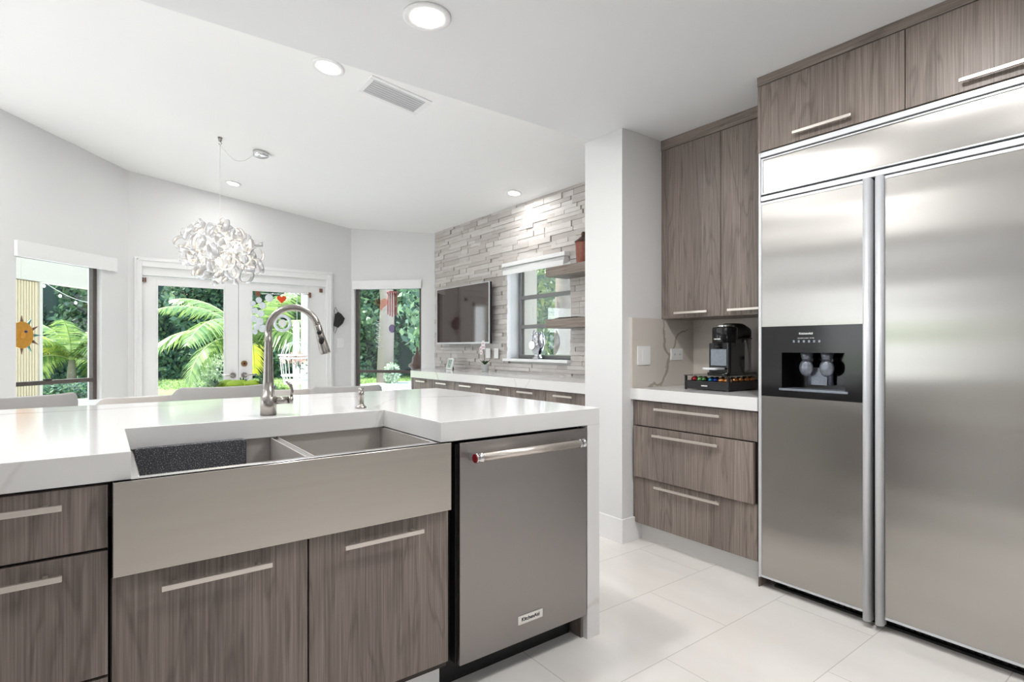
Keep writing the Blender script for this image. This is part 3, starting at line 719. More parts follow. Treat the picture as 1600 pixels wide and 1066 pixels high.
for yy in (1.135,1.225):
    pb = MB(); pb.tube([(XR+.06,yy,CZ1),(XR+.055,yy,CZ1-.035)],[.03,.018],16); pb.ball((XR+.055,yy,CZ1-.07),.036,16,10,(.4,.9,1.1)); pb.tube([(XR+.085,yy,CZ1-.05),(XR+.095,yy,CZ0+.02)],.012,10)
    pb.build('paddle', M['steelgrill'], dsp)
box(XR+.08,XR+.085,1.145,1.215,CZ0+.02,CZ0+.1).build('back_plate', M['steelgrill'], dsp)
text('lettering', 'KitchenAid', .0135, M['rim'], dsp, (xd0-.0003,1.2,1.228), (0,-1,0), (0,0,1), bold=.0002)
text('lettering', 'CRUSHED  CUBED  WATER', .006, M['rim'], dsp, (xd0-.0003,1.2,1.207), (0,-1,0), (0,0,1))
b = MB()
for k in range(6): b.box(xd0-.0006,xd0,1.2+.058-k*.0225-.009,1.2+.058-k*.0225,1.187,1.198)
b.build('button_row', M['steelgrill'], dsp)
# toe grille
tg = MB().box(2.645,2.66,YR,YL-.045,.004,.098)
k = YR+.01
while k < YL-.06: tg.box(2.632,2.645,k,k+.013,.012,.092); k += .024
tg.box(2.62,2.66,YR,YL-.045,0,.010)
tg.build('toe_grille', M['black'], fg)
b = MB().box(2.60,2.66,YL-.07,YL-.03,.058,.075).tube([(2.61,YL-.06,.06),(2.61,YL-.10,.045),(2.62,YL-.14,.05)],.006,8); b.tube([(2.61,YL-.125,.03),(2.61,YL-.125,.065)],.012,10)
b.build('hinge_bracket', M['nickel'], fg)
# cabinet surround above the fridge
fc2 = thing('over_fridge_cabinet', 'wood two-door cabinet above the refrigerator reaching the ceiling', 'cabinet', (2.87,.82,2.11))
XO = 2.555
box(2.60,3.179,YR,YL,2.112,2.474).build('carcass', M['carcass'], fc2)
box(XO-.004,XO+.02,YR,1.4275,2.432,2.4745).build('cornice', M['woodh'], fc2)
for y0,y1,h0,h1 in ((.8165,1.411,1.002,1.247),(.223,.8135,.392,.637)):
    d = box(XO,XO+.019,y0,y1,2.1125,2.429).build('door', M['wood'], fc2, bevel=.0012)
    handle(d, h0,h1,2.147,XO,'y',.022)
box(XO+.001,3.179,1.4125,1.4275,2.1085,2.431).build('end_strip', M['wood'], fc2)
o = box(2.5625,3.158,1.4238,1.4282,0.0,2.1075).build('fridge_side_panel', M['wood']); tag(o, 'thin wood panel between refrigerator and coffee niche', 'panel')
# ================================================================== coffee corner
st = thing('capsule_drawer', 'black coffee capsule drawer with a glass top under the coffee machine', 'capsule drawer', (2.96,1.845,.92))
ax0,ax1,ay0,ay1 = 2.752,3.14,1.705,1.985
lbox(MB(),(ax0,ax1,ay0,ay1,.925,.930),(ax0,ax0+.006,ay0,ay1,.93,.972),(ax1-.006,ax1,ay0,ay1,.93,.972),(ax0+.006,ax1-.006,ay0,ay0+.006,.93,.972),(ax0+.006,ax1-.006,ay1-.006,ay1,.93,.972)).build('drawer_box', M['black'], st, bevel=.001)
for x in (ax0-.002,ax1-.010):
    for y in (ay0-.002,ay1-.010): box(x,x+.012,y,y+.012,.92,1.0).build('post', M['black'], st, bevel=.001)
box(ax0-.004,ax1+.004,ay0-.004,ay1+.004,1.0002,1.0052).build('glass_top', M['cglass'], st)
box(ax0-.0015,ax0,1.835,1.875,.942,.949).build('name_plate', M['rim'], st)
caps = [((150,44,52),1.95),((96,140,88),1.915),((96,140,88),1.885),((40,122,160),1.84),((40,60,140),1.81),((206,140,84),1.775),((214,150,92),1.74)]
names = ['red','pale green','green','blue','navy','orange','copper']
for i,((c,yy),nm) in enumerate(zip(caps,names)):
    r_ = thing('coffee_capsule', nm+' coffee capsule in the front row of the drawer', 'coffee capsule', (2.80,yy,.9305), 'coffee capsules in the drawer')
    m_ = cap(nm.replace(' ','_')+'_foil', c)
    q = MB().lathe([(.005,-.004),(.015,.001),(.020,.011),(.021,.02)],0,0,16).xf(Matrix.Translation((2.795,yy,.978)) @ Matrix.Rotation(math.radians(110),4,'Y') @ Matrix.Translation((0,0,-.012)))
    q.build('dome', m_, r_)
    q = MB().lathe([(.0235,.018),(.0235,.021)],0,0,20).xf(Matrix.Translation((2.795,yy,.978)) @ Matrix.Rotation(math.radians(110),4,'Y') @ Matrix.Translation((0,0,-.012)))
    q.build('foil_rim', M['rim'], r_)
for i,xx in enumerate((2.86,2.92,2.98,3.04)):
    nm = ['first','second','third','fourth'][i]
    r_ = thing('coffee_capsule', 'copper coffee capsule along the right side of the drawer, '+nm+' from the front', 'coffee capsule', (xx,1.735,.9305), 'coffee capsules in the drawer')
    m_ = cap('copper_foil_side', (212,146,92))
    T_ = Matrix.Translation((xx,1.735,.978)) @ Matrix.Rotation(math.radians(-110),4,'X') @ Matrix.Translation((0,0,-.012))
    MB().lathe([(.005,-.004),(.015,.001),(.020,.011),(.021,.02)],0,0,16).xf(T_).build('dome', m_, r_)
    MB().lathe([(.0235,.018),(.0235,.021)],0,0,20).xf(T_).build('foil_rim', M['rim'], r_)
cm = thing('coffee_machine', 'black capsule coffee machine with clear water tank in the niche', 'coffee machine', (2.96,1.79,1.0055))
mx_, my_ = 2.86, 1.795
def rprism(x0,x1,y0,y1,z0,z1,r): return MB().prism(rrect(x0,x1,y0,y1,r), z0, z1)
rprism(2.775,3.10,1.725,1.865,1.0056,1.022,.03).build('base_plate', M['gblack'], cm, bevel=.003)
rprism(2.80,2.965,1.727,1.863,1.022,1.19,.015).build('column', M['gblack'], cm)
b = MB().lathe([(.066,1.165),(.069,1.17),(.069,1.272),(.064,1.28)], 2.862, my_, 36); b.build('brew_head', M['gblack'], cm)
box(2.7965,2.7995,1.745,1.843,1.062,1.155).build('splash_plate', M['steelgrill'], cm)
MB().lathe([(.05,1.2805),(.05,1.288),(.044,1.294)], 2.862, my_, 30).build('head_lid', M['chrome'], cm)
MB().tube([(2.88,my_,1.255),(3.02,my_,1.262),(3.07,my_,1.25),(3.085,my_,1.225)], [.05,.045,.04,.03], 18).build('rear_arm', M['black'], cm)
b = MB().lathe([(.054,1.024),(.056,1.03),(.056,1.213)], 3.03, my_, 28); b.build('water_tank', M['smoke'], cm)
MB().lathe([(.060,1.2135),(.060,1.222)], 3.03, my_, 28).build('tank_lid', M['black'], cm)
MB().lathe([(.022,1.03),(.022,1.21)], 3.02, my_, 12).build('tank_tube', M['alu'], cm)
b = MB().tube([(2.755,my_,1.045),(2.80,my_,1.045)], .001, 8)
b = rprism(2.70,2.7995,1.748,1.842,1.040,1.051,.02); b.build('cup_tray', M['alu'], cm, bevel=.002)
MB().tube([(2.79,my_,1.175),(2.79,my_,1.158)], [.018,.012], 16).build('spout', M['black'], cm)
text('lettering', 'NESPRESSO', .0085, M['rim'], cm, (2.7925,my_+.004,1.212), (0,-1,0), (0,0,1), bold=.0003)
o = MB().tube([(3.155,1.60,1.10),(3.13,1.60,1.10)], .012, 12).tube([(3.13,1.60,1.10),(3.10,1.61,1.07),(3.09,1.64,1.0),(3.09,1.66,.93)], .0035, 8).build('power_plug', M['black']); tag(o, 'black power plug in the backsplash behind the coffee machine', 'plug')
# ================================================================== TV WALL
# long low sideboard cabinet
pts = [(2.62,2.546),(3.228,2.546),(3.228,5.90),(3.12,5.93),(2.62,5.315)]
o = MB().prism(pts, .848, .92).build('sideboard_countertop', M['quartz'], bevel=.0015); tag(o, 'white quartz countertop along the stone wall below the television', 'countertop')
sbx = [2.60+.10, 3.131,3.565,4.004,4.446,4.883,5.30]
YB = [2.555,2.70,3.133,3.567,4.003,4.446,4.884,5.30]
labs = ['nearest the white wall stub','second from the white wall stub','third from the white wall stub','third from the bay window','second from the bay window','nearest the bay window']
for i in range(1,7):
    y0,y1 = YB[i]+.0005, YB[i+1]-.0005
    c_ = thing('sideboard_cabinet', 'wood drawer cabinet below the stone wall, '+labs[i-1], 'cabinet', (2.94,(y0+y1)/2,0), 'drawer cabinets under the television counter')
    box(2.665,3.225,y0,y1,.1,.847).build('carcass', M['carcass'], c_)
    d = box(2.645,2.664,y0+.002,y1-.002,.655,.843).build('drawer', M['wood'], c_, bevel=.0012); handle(d, (y0+y1)/2-.10,(y0+y1)/2+.10,.815,2.645,'y',.02)
    d = box(2.645,2.664,y0+.002,y1-.002,.105,.651).build('door', M['wood'], c_, bevel=.0012)
    box(2.70,2.712,y0,y1,0,.0995).build('toe_kick', M['trim'], c_)
o = box(2.645,3.225,2.548,2.70,0,.847).build('sideboard_filler', M['wood']); tag(o, 'wood filler between the sideboard cabinets and the white wall stub', 'panel')
# tv
tv = thing('television', 'flat screen television mounted on the stone wall', 'television', (3.15,5.15,1.2))
box(3.155,3.185,4.612,5.695,1.205,1.838).build('housing', M['black'], tv, bevel=.004)
box(3.1495,3.1548,4.618,5.689,1.222,1.832).build('screen', M['tv'], tv)
lbox(MB(),(3.146,3.1548,4.608,4.6178,1.203,1.840),(3.146,3.1548,5.6892,5.699,1.203,1.840),(3.146,3.1548,4.6178,5.6892,1.8322,1.840),(3.146,3.1548,4.6178,5.6892,1.203,1.2218)).build('bezel', M['alu'], tv)
box(3.185,3.215,5.0,5.3,1.4,1.65).build('wall_bracket', M['black'], tv)
# floating shelves
for z0,z1,lab in ((1.755,1.83,'upper floating wood shelf beside the small window'),(1.325,1.40,'lower floating wood shelf beside the small window')):
    o = box(2.98,3.218,2.548,3.525,z0,z1).build('floating_shelf', M['woodh'], bevel=.001); tag(o, lab, 'shelf', 'floating shelves on the stone wall')
j = thing('lidded_jar', 'red brown glazed lidded jar on the upper floating shelf', 'jar', (3.10,3.17,1.83))
JX,JY = 3.06,3.155
b=MB().lathe([(.052,1.8305),(.056,1.84),(.06,1.90),(.064,1.99),(.063,2.0)],JX,JY,24); b.build('body', M['jar'], j)
MB().lathe([(.071,2.0002),(.070,2.008),(.045,2.025),(.022,2.045)],JX,JY,24).build('lid', M['jard'], j)
MB().ball((JX,JY,2.063),.02,12,8,(1,1,1.1)).build('knob', M['jard'], j)
# silver ornament on the sill
og = thing('silver_figurine', 'ornate silver figurine on the sill of the small window', 'figurine', (3.29,4.03,1.056))
bx,by = 3.30,4.02
b = MB().lathe([(.05,1.0555),(.052,1.065),(.036,1.08),(.03,1.10),(.045,1.12),(.06,1.155),(.062,1.19),(.05,1.225),(.04,1.24),(.045,1.27),(.04,1.295),(.02,1.31)],bx,by,20)
b.build('body', M['silver'], og)
MB().tube([(bx-.058,by+.01,1.185),(bx-.066,by+.01,1.185)],[.045,.04],24).build('medallion', M['rim'], og)
for s_ in (-1,1):
    MB().tube([(bx,by+s_*.04,1.15),(bx,by+s_*.085,1.20),(bx,by+s_*.08,1.27),(bx,by+s_*.05,1.33)],[.014,.018,.012,.005],10).build('horn', M['silver'], og)
o = lbox(MB(),(3.02,3.19,3.19,3.46,1.4005,1.408)).box(3.04,3.17,3.22,3.44,1.408,1.414).build('tray', M['black'], bevel=.003); tag(o, 'flat black tray on the lower floating shelf', 'tray')
# clock
ck = thing('weather_clock', 'white framed digital desk clock leaning on the sideboard', 'clock', (3.05,5.25,.9205))
R_ = Matrix.Translation((3.06,5.28,.9215)) @ Matrix.Rotation(math.radians(-12),4,'Z') @ Matrix.Rotation(math.radians(14),4,'Y')
def ckb(*q): return MB().box(*q).xf(R_)
ckb(0,.016,-.085,.085,.002,.13).build('frame', M['whitep'], ck, bevel=.002)
sc_ = ckb(-.001,0,-.068,.068,.018,.115).build('lcd_screen', M['lcd'], ck)
def seg_text(s, size, cy, cz):
    cu = bpy.data.curves.new('t','FONT'); cu.body = s; cu.size=size; cu.extrude=.0003; cu.align_x='CENTER'; cu.align_y='CENTER'; cu.offset=.0008
    t_ = bpy.data.objects.new('t',cu); C.objects.link(t_); me = bpy.data.meshes.new_from_object(t_.evaluated_get(bpy.context.evaluated_depsgraph_get()))
    bpy.data.objects.remove(t_); bpy.data.curves.remove(cu)
    me.transform(Matrix.Translation(-WO[ck.name]) @ R_ @ Matrix.Translation((-.0013,cy,cz)) @ Matrix(((0,0,-1,0),(-1,0,0,0),(0,1,0,0),(0,0,0,1))))
    me.materials.clear(); me.materials.append(M['lcdink']); o = bpy.data.objects.new('digits',me); C.objects.link(o); o.parent = sc_; return o
seg_text('9:07', .06, 0, .082); seg_text('73 60', .036, 0, .037)
b = MB().extr([(.03,-.02,.09),(.03,.02,.09),(.055,.02,.0),(.055,-.02,.0)],(.004,0,0)).xf(Matrix.Translation((3.06,5.28,.9215))@Matrix.Rotation(math.radians(-12),4,'Z')); b.build('stand', M['black'], ck)
# orchid
oc = thing('potted_orchid', 'small white orchid in a grey pot on the sideboard', 'potted plant', (3.10,4.60,.9205))
ox,oy = 3.08,4.585
MB().lathe([(.033,.9205),(.036,.925),(.044,.99),(.046,.995),(.040,.995),(.038,.985)],ox,oy,24).build('pot', M['potg'], oc)
MB().lathe([(.001,.984),(.0385,.984),(.0385,.9845)],ox,oy,20).build('soil', M['jard'], oc)
for a in range(6):
    th = a*1.05+.3; L_ = .06
    p = [(ox,oy,.985),(ox+.4*L_*math.cos(th),oy+.4*L_*math.sin(th),1.02),(ox+L_*math.cos(th),oy+L_*math.sin(th),1.025+.01*(a%3))]
    b = MB(); w_ = .016
    nx,ny = -math.sin(th)*w_, math.cos(th)*w_
    b.add([p[0],(p[1][0]-nx,p[1][1]-ny,p[1][2]),p[2],(p[1][0]+nx,p[1][1]+ny,p[1][2])],[(0,1,2,3)]); b.build('leaf', M['leafd'], oc)
stem = [(ox,oy,.985),(ox,oy+.01,1.06),(ox-.005,oy+.015,1.13),(ox-.02,oy-.01,1.20),(ox-.04,oy-.04,1.215)]
MB().tube(stem, .0025, 8).build('stem', M['leafd'], oc)
for (fx,fy,fz) in ((ox-.03,oy+.02,1.115),(ox-.03,oy+.025,1.15),(ox-.03,oy-.005,1.17),(ox-.04,oy-.02,1.205),(ox-.045,oy-.05,1.205),(ox-.03,oy-.03,1.17)):
    b = MB()
    for k in range(5):
        th = 2*PI*k/5+PI/2; r1=.03
        c=(fx,fy,fz); d1=(0,math.cos(th),math.sin(th)); e1=(0,-math.sin(th),math.cos(th))
        b.add([c,(fx-.004,fy+d1[1]*r1*.6-e1[1]*.013,fz+d1[2]*r1*.6-e1[2]*.013),(fx-.002,fy+d1[1]*r1,fz+d1[2]*r1),(fx-.004,fy+d1[1]*r1*.6+e1[1]*.013,fz+d1[2]*r1*.6+e1[2]*.013)],[(0,1,2,3)])
    f_ = b.build('blossom', M['petal'], oc); MB().ball((fx-.006,fy,fz-.002),.005,8,6).build('blossom_lip', M['magenta'], f_)
# outlets on stone wall
for y0,y1,lab in ((4.69,4.765,'white outlet plate on the stone wall left of the orchid'),(4.545,4.615,'white outlet plate on the stone wall right behind the orchid')):
    o = box(3.212,3.219,y0,y1,1.055,1.155).build('electrical_outlet', M['whitep'], bevel=.001); tag(o, lab, 'outlet')
    box(3.2105,3.212,y0+.02,y1-.02,1.07,1.14).build('outlet_face', M['trim'], o)
# ================================================================== back wall bits
o = box(2.31,2.40,6.693,6.70,1.16,1.28).build('electrical_outlet', M['whitep'], bevel=.002); tag(o, 'white double switch plate below the hanging face mask', 'switch plate')
for x in (2.335,2.375):
    box(x-.008,x+.008,6.691,6.693,1.20,1.24).build('toggle', M['trim'], o)
mk = thing('face_mask', 'black cloth face mask hanging by the french doors', 'face mask', (2.31,6.66,1.42))
b = MB(); prof=[(-.055,1.43),(-.045,1.57),(-.01,1.60),(.03,1.575),(.075,1.52),(.06,1.46),(.0,1.405)]
b.extr([(2.315+x,6.672-(.03 if 0<i<5 else .0),z) for i,(x,z) in enumerate(prof)][::-1],(0,.006,0)); b.build('cloth', M['maskm'], mk)
MB().tube([(2.28,6.68,1.56),(2.27,6.685,1.62),(2.29,6.69,1.655),(2.31,6.685,1.62),(2.315,6.68,1.59)],.0025,6).build('ear_loop', M['maskm'], mk)
MB().tube([(2.27,6.68,1.44),(2.265,6.685,1.37),(2.28,6.69,1.335),(2.30,6.685,1.38),(2.31,6.68,1.42)],.0025,6).build('ear_loop', M['maskm'], mk)
o = MB().tube([(2.29,6.70,1.65),(2.29,6.68,1.65),(2.29,6.675,1.662)],.004,8).build('wall_hook', M['chrome']); tag(o, 'tiny wall hook holding the face mask', 'hook')
# ornaments in the right door leaf
o = MB().tube([(1.40,6.705,1.775),(1.99,6.705,1.795)],.0035,8).build('tension_rod', M['chrome']); tag(o, 'thin tension rod across the top of the right door glass', 'rod')
box(1.385,1.435,6.698,6.7195,1.745,1.80).build('end_bracket', M['brownp'], o); box(1.975,2.0,6.698,6.7195,1.76,1.82).build('end_bracket', M['brownp'], o)
def heart(cx,cy,cz,s,th,n=40):
    pts=[]
    for k in range(n):
        t_=2*PI*k/n; pts.append((cx+s*16*math.sin(t_)**3/16, cy, cz+s*(13*math.cos(t_)-5*math.cos(2*t_)-2*math.cos(3*t_)-math.cos(4*t_))/16))
    return MB().extr(pts,(0,th,0))
hh = heart(1.665,6.70,1.725,.052,.010).build('heart_ornament', M['orange'], bevel=.002); tag(hh, 'small orange heart hanging on the right french door', 'ornament')
# suncatcher of shells
sc = thing('suncatcher', 'suncatcher of pale glass shells at the left of the right door glass', 'suncatcher', (1.43,6.70,1.5))
k_ = 0
for (x,z,r_) in ((1.42,1.70,.035),(1.53,1.73,.045),(1.36,1.66,.03),(1.46,1.64,.04),(1.38,1.58,.035),(1.44,1.55,.04),(1.37,1.49,.04),(1.43,1.46,.045),(1.40,1.40,.04),(1.46,1.38,.045),(1.38,1.34,.03)):
    m_ = M['pearl']
    MB().tube([(x,6.703,z),(x,6.699,z)],[r_,r_*.8],16).build('shell_disc', m_, sc); k_+=1
MB().tube([(1.42,6.701,1.785),(1.42,6.701,1.33)],.001,6).build('string', M['rachis'], sc)
gd = thing('glass_disc_ornament', 'round white glass disc ornament on the right door glass', 'ornament', (1.675,6.70,1.42))
b = MB(); n=28; R1=.085; ring=[(1.675+R1*math.cos(2*PI*k/n),6.70,1.445+R1*math.sin(2*PI*k/n)) for k in range(n+1)]
b.tube(ring,.017,10,cap=False); b.build('ring', M['pearl'], gd)
MB().tube([(1.675,6.706,1.445),(1.675,6.699,1.445)],.045,20).build('center', M['whitep'], gd)
MB().tube([(1.675,6.701,1.53),(1.672,6.701,1.78)],.001,6).build('string', M['rachis'], gd)
# sun ornament in left bay window
sd_ = Vector((-s2,-s2,0)); P0 = Vector((.204,6.70,0))
def lw_(t_, z, n_=.0): 
    p = P0+sd_*t_+Vector((s2,-s2,0))*n_; return Vector((p.x,p.y,z))
sn = thing('sun_ornament', 'round amber sun-face ornament with teal rays hanging in the left bay window', 'ornament', tuple(lw_(.872,1.26,-.2)))
cc = lw_(.872,1.27,-.2)
b = MB(); n=32
b.extr([tuple(cc+sd_*(.095*math.cos(2*PI*k/n))+Vector((0,0,.115*math.sin(2*PI*k/n)))) for k in range(n)], tuple(Vector((s2,-s2,0))*.012)); b.build('sun_face', M['sunyel'], sn)
for k in range(12):
    a = 2*PI*k/12; u_ = sd_*math.cos(a)+Vector((0,0,math.sin(a))); v_ = sd_*-math.sin(a)+Vector((0,0,math.cos(a)))
    b = MB().extr([tuple(cc+u_*.10-v_*.014),tuple(cc+u_*.10+v_*.014),tuple(cc+u_*.165)], tuple(Vector((s2,-s2,0))*.008)); b.build('ray', M['teal'] if k%2==0 else M['brownp'], sn)
MB().ball(tuple(cc+sd_*-.03+Vector((s2,-s2,0))*.014+Vector((0,0,.03))),.012,10,6).build('eye', M['purple'], sn)
MB().ball(tuple(cc+Vector((s2,-s2,0))*.014),.018,10,6,(1,1,1.8)).build('nose', M['sunyel'], sn)
MB().tube([tuple(cc+Vector((0,0,.11))), tuple(lw_(.872,1.95,-.2))],.001,6).build('string', M['rachis'], sn)
# ================================================================== chandelier
hx_, hy_ = .763, 4.977
zt = zc(hx_)
ch = thing('ribbon_chandelier', 'round chandelier of curled silvery white ribbons hanging on a cord', 'chandelier', (hx_,hy_,1.927))
MB().tube([(hx_,hy_,zt),(hx_,hy_,zt-.03)],[.018,.012],14).tube([(hx_,hy_,zt-.03),(hx_+.012,hy_,zt-.045),(hx_,hy_,zt-.06),(hx_-.01,hy_,zt-.05)],.003,8).build('ceiling_hook', M['nickel'], ch)
MB().tube([(hx_,hy_,zt-.055),(hx_,hy_,1.95)],.0028,8).build('cord', M['whitep'], ch)
cx_, cy_ = 1.08, 5.02; zc_ = zc(cx_)
sw = []
for k in range(15):
    u = k/14; sw.append((hx_+(cx_-.055-hx_)*u, hy_+(cy_-hy_)*u, (zt-.055)*(1-u)+(zc_-.03)*u-.095*math.sin(PI*u)*(1 if u<1 else 0)))
MB().tube(sw,.003,8).build('swag_cord', M['whitep'], ch)
MB().lathe([(.001,zc_-.04),(.05,zc_-.04),(.062,zc_-.032),(.062,zc_+.005)],cx_,cy_,28).build('canopy', M['chrome'], ch)
CCN = Vector((hx_,hy_,1.927))
cg = MB(); cg.lathe([(.02,1.97),(.028,1.93),(.02,1.89)],hx_,hy_,18)
cg.build('core', M['chrome'], ch)
bulbdirs = []
for k in range(8):
    a = 2*PI*k/8; el = .35 if k%2 else -.3
    dvv = Vector((math.cos(a)*math.cos(el), math.sin(a)*math.cos(el), math.sin(el))); p1 = CCN+dvv*.13
    MB().tube([tuple(CCN),tuple(p1)],.003,6).build('arm', M['chrome'], ch)
    MB().ball(tuple(p1+dvv*.02),.013,10,8,(1,1,1.4)).build('bulb', M['bulb'], ch)
L = bpy.data.lights.new('chandelier_glow','POINT'); L.energy = 1.8; L.color=(1,.86,.68); L.shadow_soft_size=.12
lo = bpy.data.objects.new('chandelier_glow', L); C.objects.link(lo); lo.parent = ch; lo.location=(0,0,-.02)
def curl(r, w, sweep, n=16, spiral=.15):
    vs=[]; fs=[]
    for k in range(n+1):
        a = sweep*k/n; rr = r*(1-spiral*k/n); 
        for dr in (0,.0012):
            for z in (-w/2,w/2): vs.append(((rr+dr)*math.cos(a),(rr+dr)*math.sin(a),z+.012*k/n))
    for k in range(n):
        i=4*k; j=4*(k+1)
        fs += [(i,i+1,j+1,j),(i+2,j+2,j+3,i+3),(i,j,j+2,i+2),(i+1,i+3,j+3,j+1)]
    fs += [(0,2,3,1),(4*n,4*n+1,4*n+3,4*n+2)]
    m_ = bpy.data.meshes.new('ribbon_curl'); m_.from_pydata(vs,[],fs); m_.polygons.foreach_set('use_smooth',[True]*len(fs)); m_.materials.append(M['ribbon'])
    return m_
cms = [curl(.064,.042,5.9,26,.10),curl(.058,.040,5.6,26,.12),curl(.070,.044,5.5,26,.10),curl(.052,.036,6.1,26,.10)]
N_ = 50; rnd = random.Random(11)
for k in range(N_):
    zz = 1-2*(k+.5)/N_; ph = k*2.39996; rr = math.sqrt(max(0,1-zz*zz))
    dvv = Vector((rr*math.cos(ph), rr*math.sin(ph), zz))
    R0 = rnd.uniform(.78,1.0)
    p = Vector((dvv.x*.30*R0, dvv.y*.30*R0, dvv.z*.235*R0))
    o = bpy.data.objects.new('ribbon_curl', cms[k%4]); C.objects.link(o); o.parent = ch; WO[o.name]=WO[ch.name]
    o.location = p
    o.rotation_euler = (rnd.uniform(0,2*PI),rnd.uniform(0,2*PI),rnd.uniform(0,2*PI))
# ================================================================== dining set
tb = thing('dining_table', 'white dining table behind the island under the chandelier', 'table', (.8,5.15,0))
TBX, TBY = .72, 5.15
MB().lathe([(1,.725),(1,.75)],TBX,TBY,48,smooth=False,sx=1.05,sy=.52).build('table_top', M['trim'], tb, bevel=.004)
MB().lathe([(.30,0),(.28,.02),(.06,.06),(.05,.66),(.16,.7245)],TBX,TBY,28).build('pedestal', M['trim'], tb)
def make_chair(m, label):
    t = thing('dining_chair', label, 'chair', (0,0,0), 'dining chairs around the table')
    MB().prism(rrect(-.23,.23,-.22,.22,.09), .43, .475).build('seat', m, t, bevel=.012)
    # wrap-around shell back (open towards +y); top dips to the arms
    n=28; rx,ry=.29,.27; vs=[]; th=.022
    prof = []
    for k in range(n+1):
        a = math.radians(-90-105+210*k/n)
        u = abs(k/n-.5)*2
        top = .905 if u < .52 else .905-.14*min(1,((u-.52)/.3))**1.2
        prof.append((a, top))
    b = MB(); zs = 5
    for (a, top) in prof:
        for j in range(zs+1):
            z = .44+(top-.44)*j/zs; fl = 1+.10*(z-.44)/.42
            for s_ in (0,1):
                r_ = 1-s_*.08
                vs.append((rx*fl*r_*math.cos(a), ry*fl*r_*math.sin(a)-.0, z))
    fs=[]; w=(zs+1)*2
    for k in range(n):
        for j in range(zs):
            i=k*w+j*2; q=(k+1)*w+j*2
            fs += [(i,q,q+2,i+2),(i+1,i+3,q+3,q+1)]
        i=k*w+zs*2; q=(k+1)*w+zs*2; fs.append((i,q,q+1,i+1)); i=k*w; q=(k+1)*w; fs.append((i,i+1,q+1,q))
    for k in (0,n):
        for j in range(zs): i=k*w+j*2; fs.append((i,i+2,i+3,i+1) if k==0 else (i,i+1,i+3,i+2))
    b.add(vs,fs,True); sh = b.build('backrest', m, t); 
    mm = sh.modifiers.new('round','BEVEL'); mm.width=.008; mm.segments=2; mm.limit_method='ANGLE'; mm.angle_limit=math.radians(60)
    for x in (-.2,.2):
        for y in (-.19,.19): MB().tube([(x*.8,y*.8,.43),(x,y,0)],[.014,.009],10).build('leg', M['chrome'], t)
    return t
c1 = make_chair(M['chairg'], 'grey dining chair behind the island, in front of the succulent bowl')
c2 = dup(c1); c2['label'] = 'grey dining chair behind the left end of the island'
c3 = dup(c1); c3['label'] = 'grey dining chair behind the soap dispenser'
k1 = make_chair(M['chairb'], 'pale greige dining chair left of the grey chair behind the sink')
k2 = dup(k1); k2['label'] = 'pale greige dining chair behind the faucet'
for c_,(x,y),rz,sc__ in ((c1,(.65,4.33),.05,1.0),(c2,(-.43,4.15),.35,1.0),(c3,(1.56,4.36),-.15,.96),(k1,(.20,4.60),.25,.93),(k2,(1.20,4.66),-.1,.93)):
    c_.location=(x,y,0); c_.rotation_euler=(0,0,rz); c_.scale=(sc__,)*3
# succulent bowl
sb = thing('succulent_bowl', 'low bowl of green moss and succulents on the dining table', 'potted plant', (.90,4.90,.7505))
SX,SY = .90,4.90
MB().lathe([(.06,.7505),(.10,.76),(.16,.83),(.165,.842),(.15,.835),(.001,.83)],SX,SY,28,sx=1.35).build('bowl', M['potg'], sb)
b=MB(); rn=random.Random(3)
for k in range(9):
    b.ball((SX+rn.uniform(-.13,.13),SY+rn.uniform(-.07,.07),.845+rn.uniform(0,.025)),.055,12,8,(1.2,.9,.7))
b.build('moss', M['apple'], sb)
for (dx,dy) in ((-.19,-.02),(.16,-.03),(.03,.06)):
    b=MB()
    for k in range(16):
        th=k*2.4; el=.5+.05*k
        d0=Vector((math.cos(th)*math.cos(el),math.sin(th)*math.cos(el),math.sin(el))); p0=Vector((SX+dx,SY+dy,.85)); e0=Vector((-math.sin(th),math.cos(th),0))
        b.add([p0,p0+d0*.04-e0*.012,p0+d0*.08,p0+d0*.04+e0*.012],[(0,1,2,3)])
    b.build('succulent', M['succ'], sb)
b=MB()
for k in range(10):
    th=k*.63; d0=Vector((math.cos(th)*.6,math.sin(th)*.6,.5+.3*(k%2))); p0=Vector((SX+.24,SY-.02,.80)); e0=Vector((-math.sin(th),math.cos(th),0))
    b.add([p0,p0+d0*.04-e0*.01,p0+d0*.08,p0+d0*.04+e0*.01],[(0,1,2,3)])
b.build('purple_succulent', M['purple'], sb)
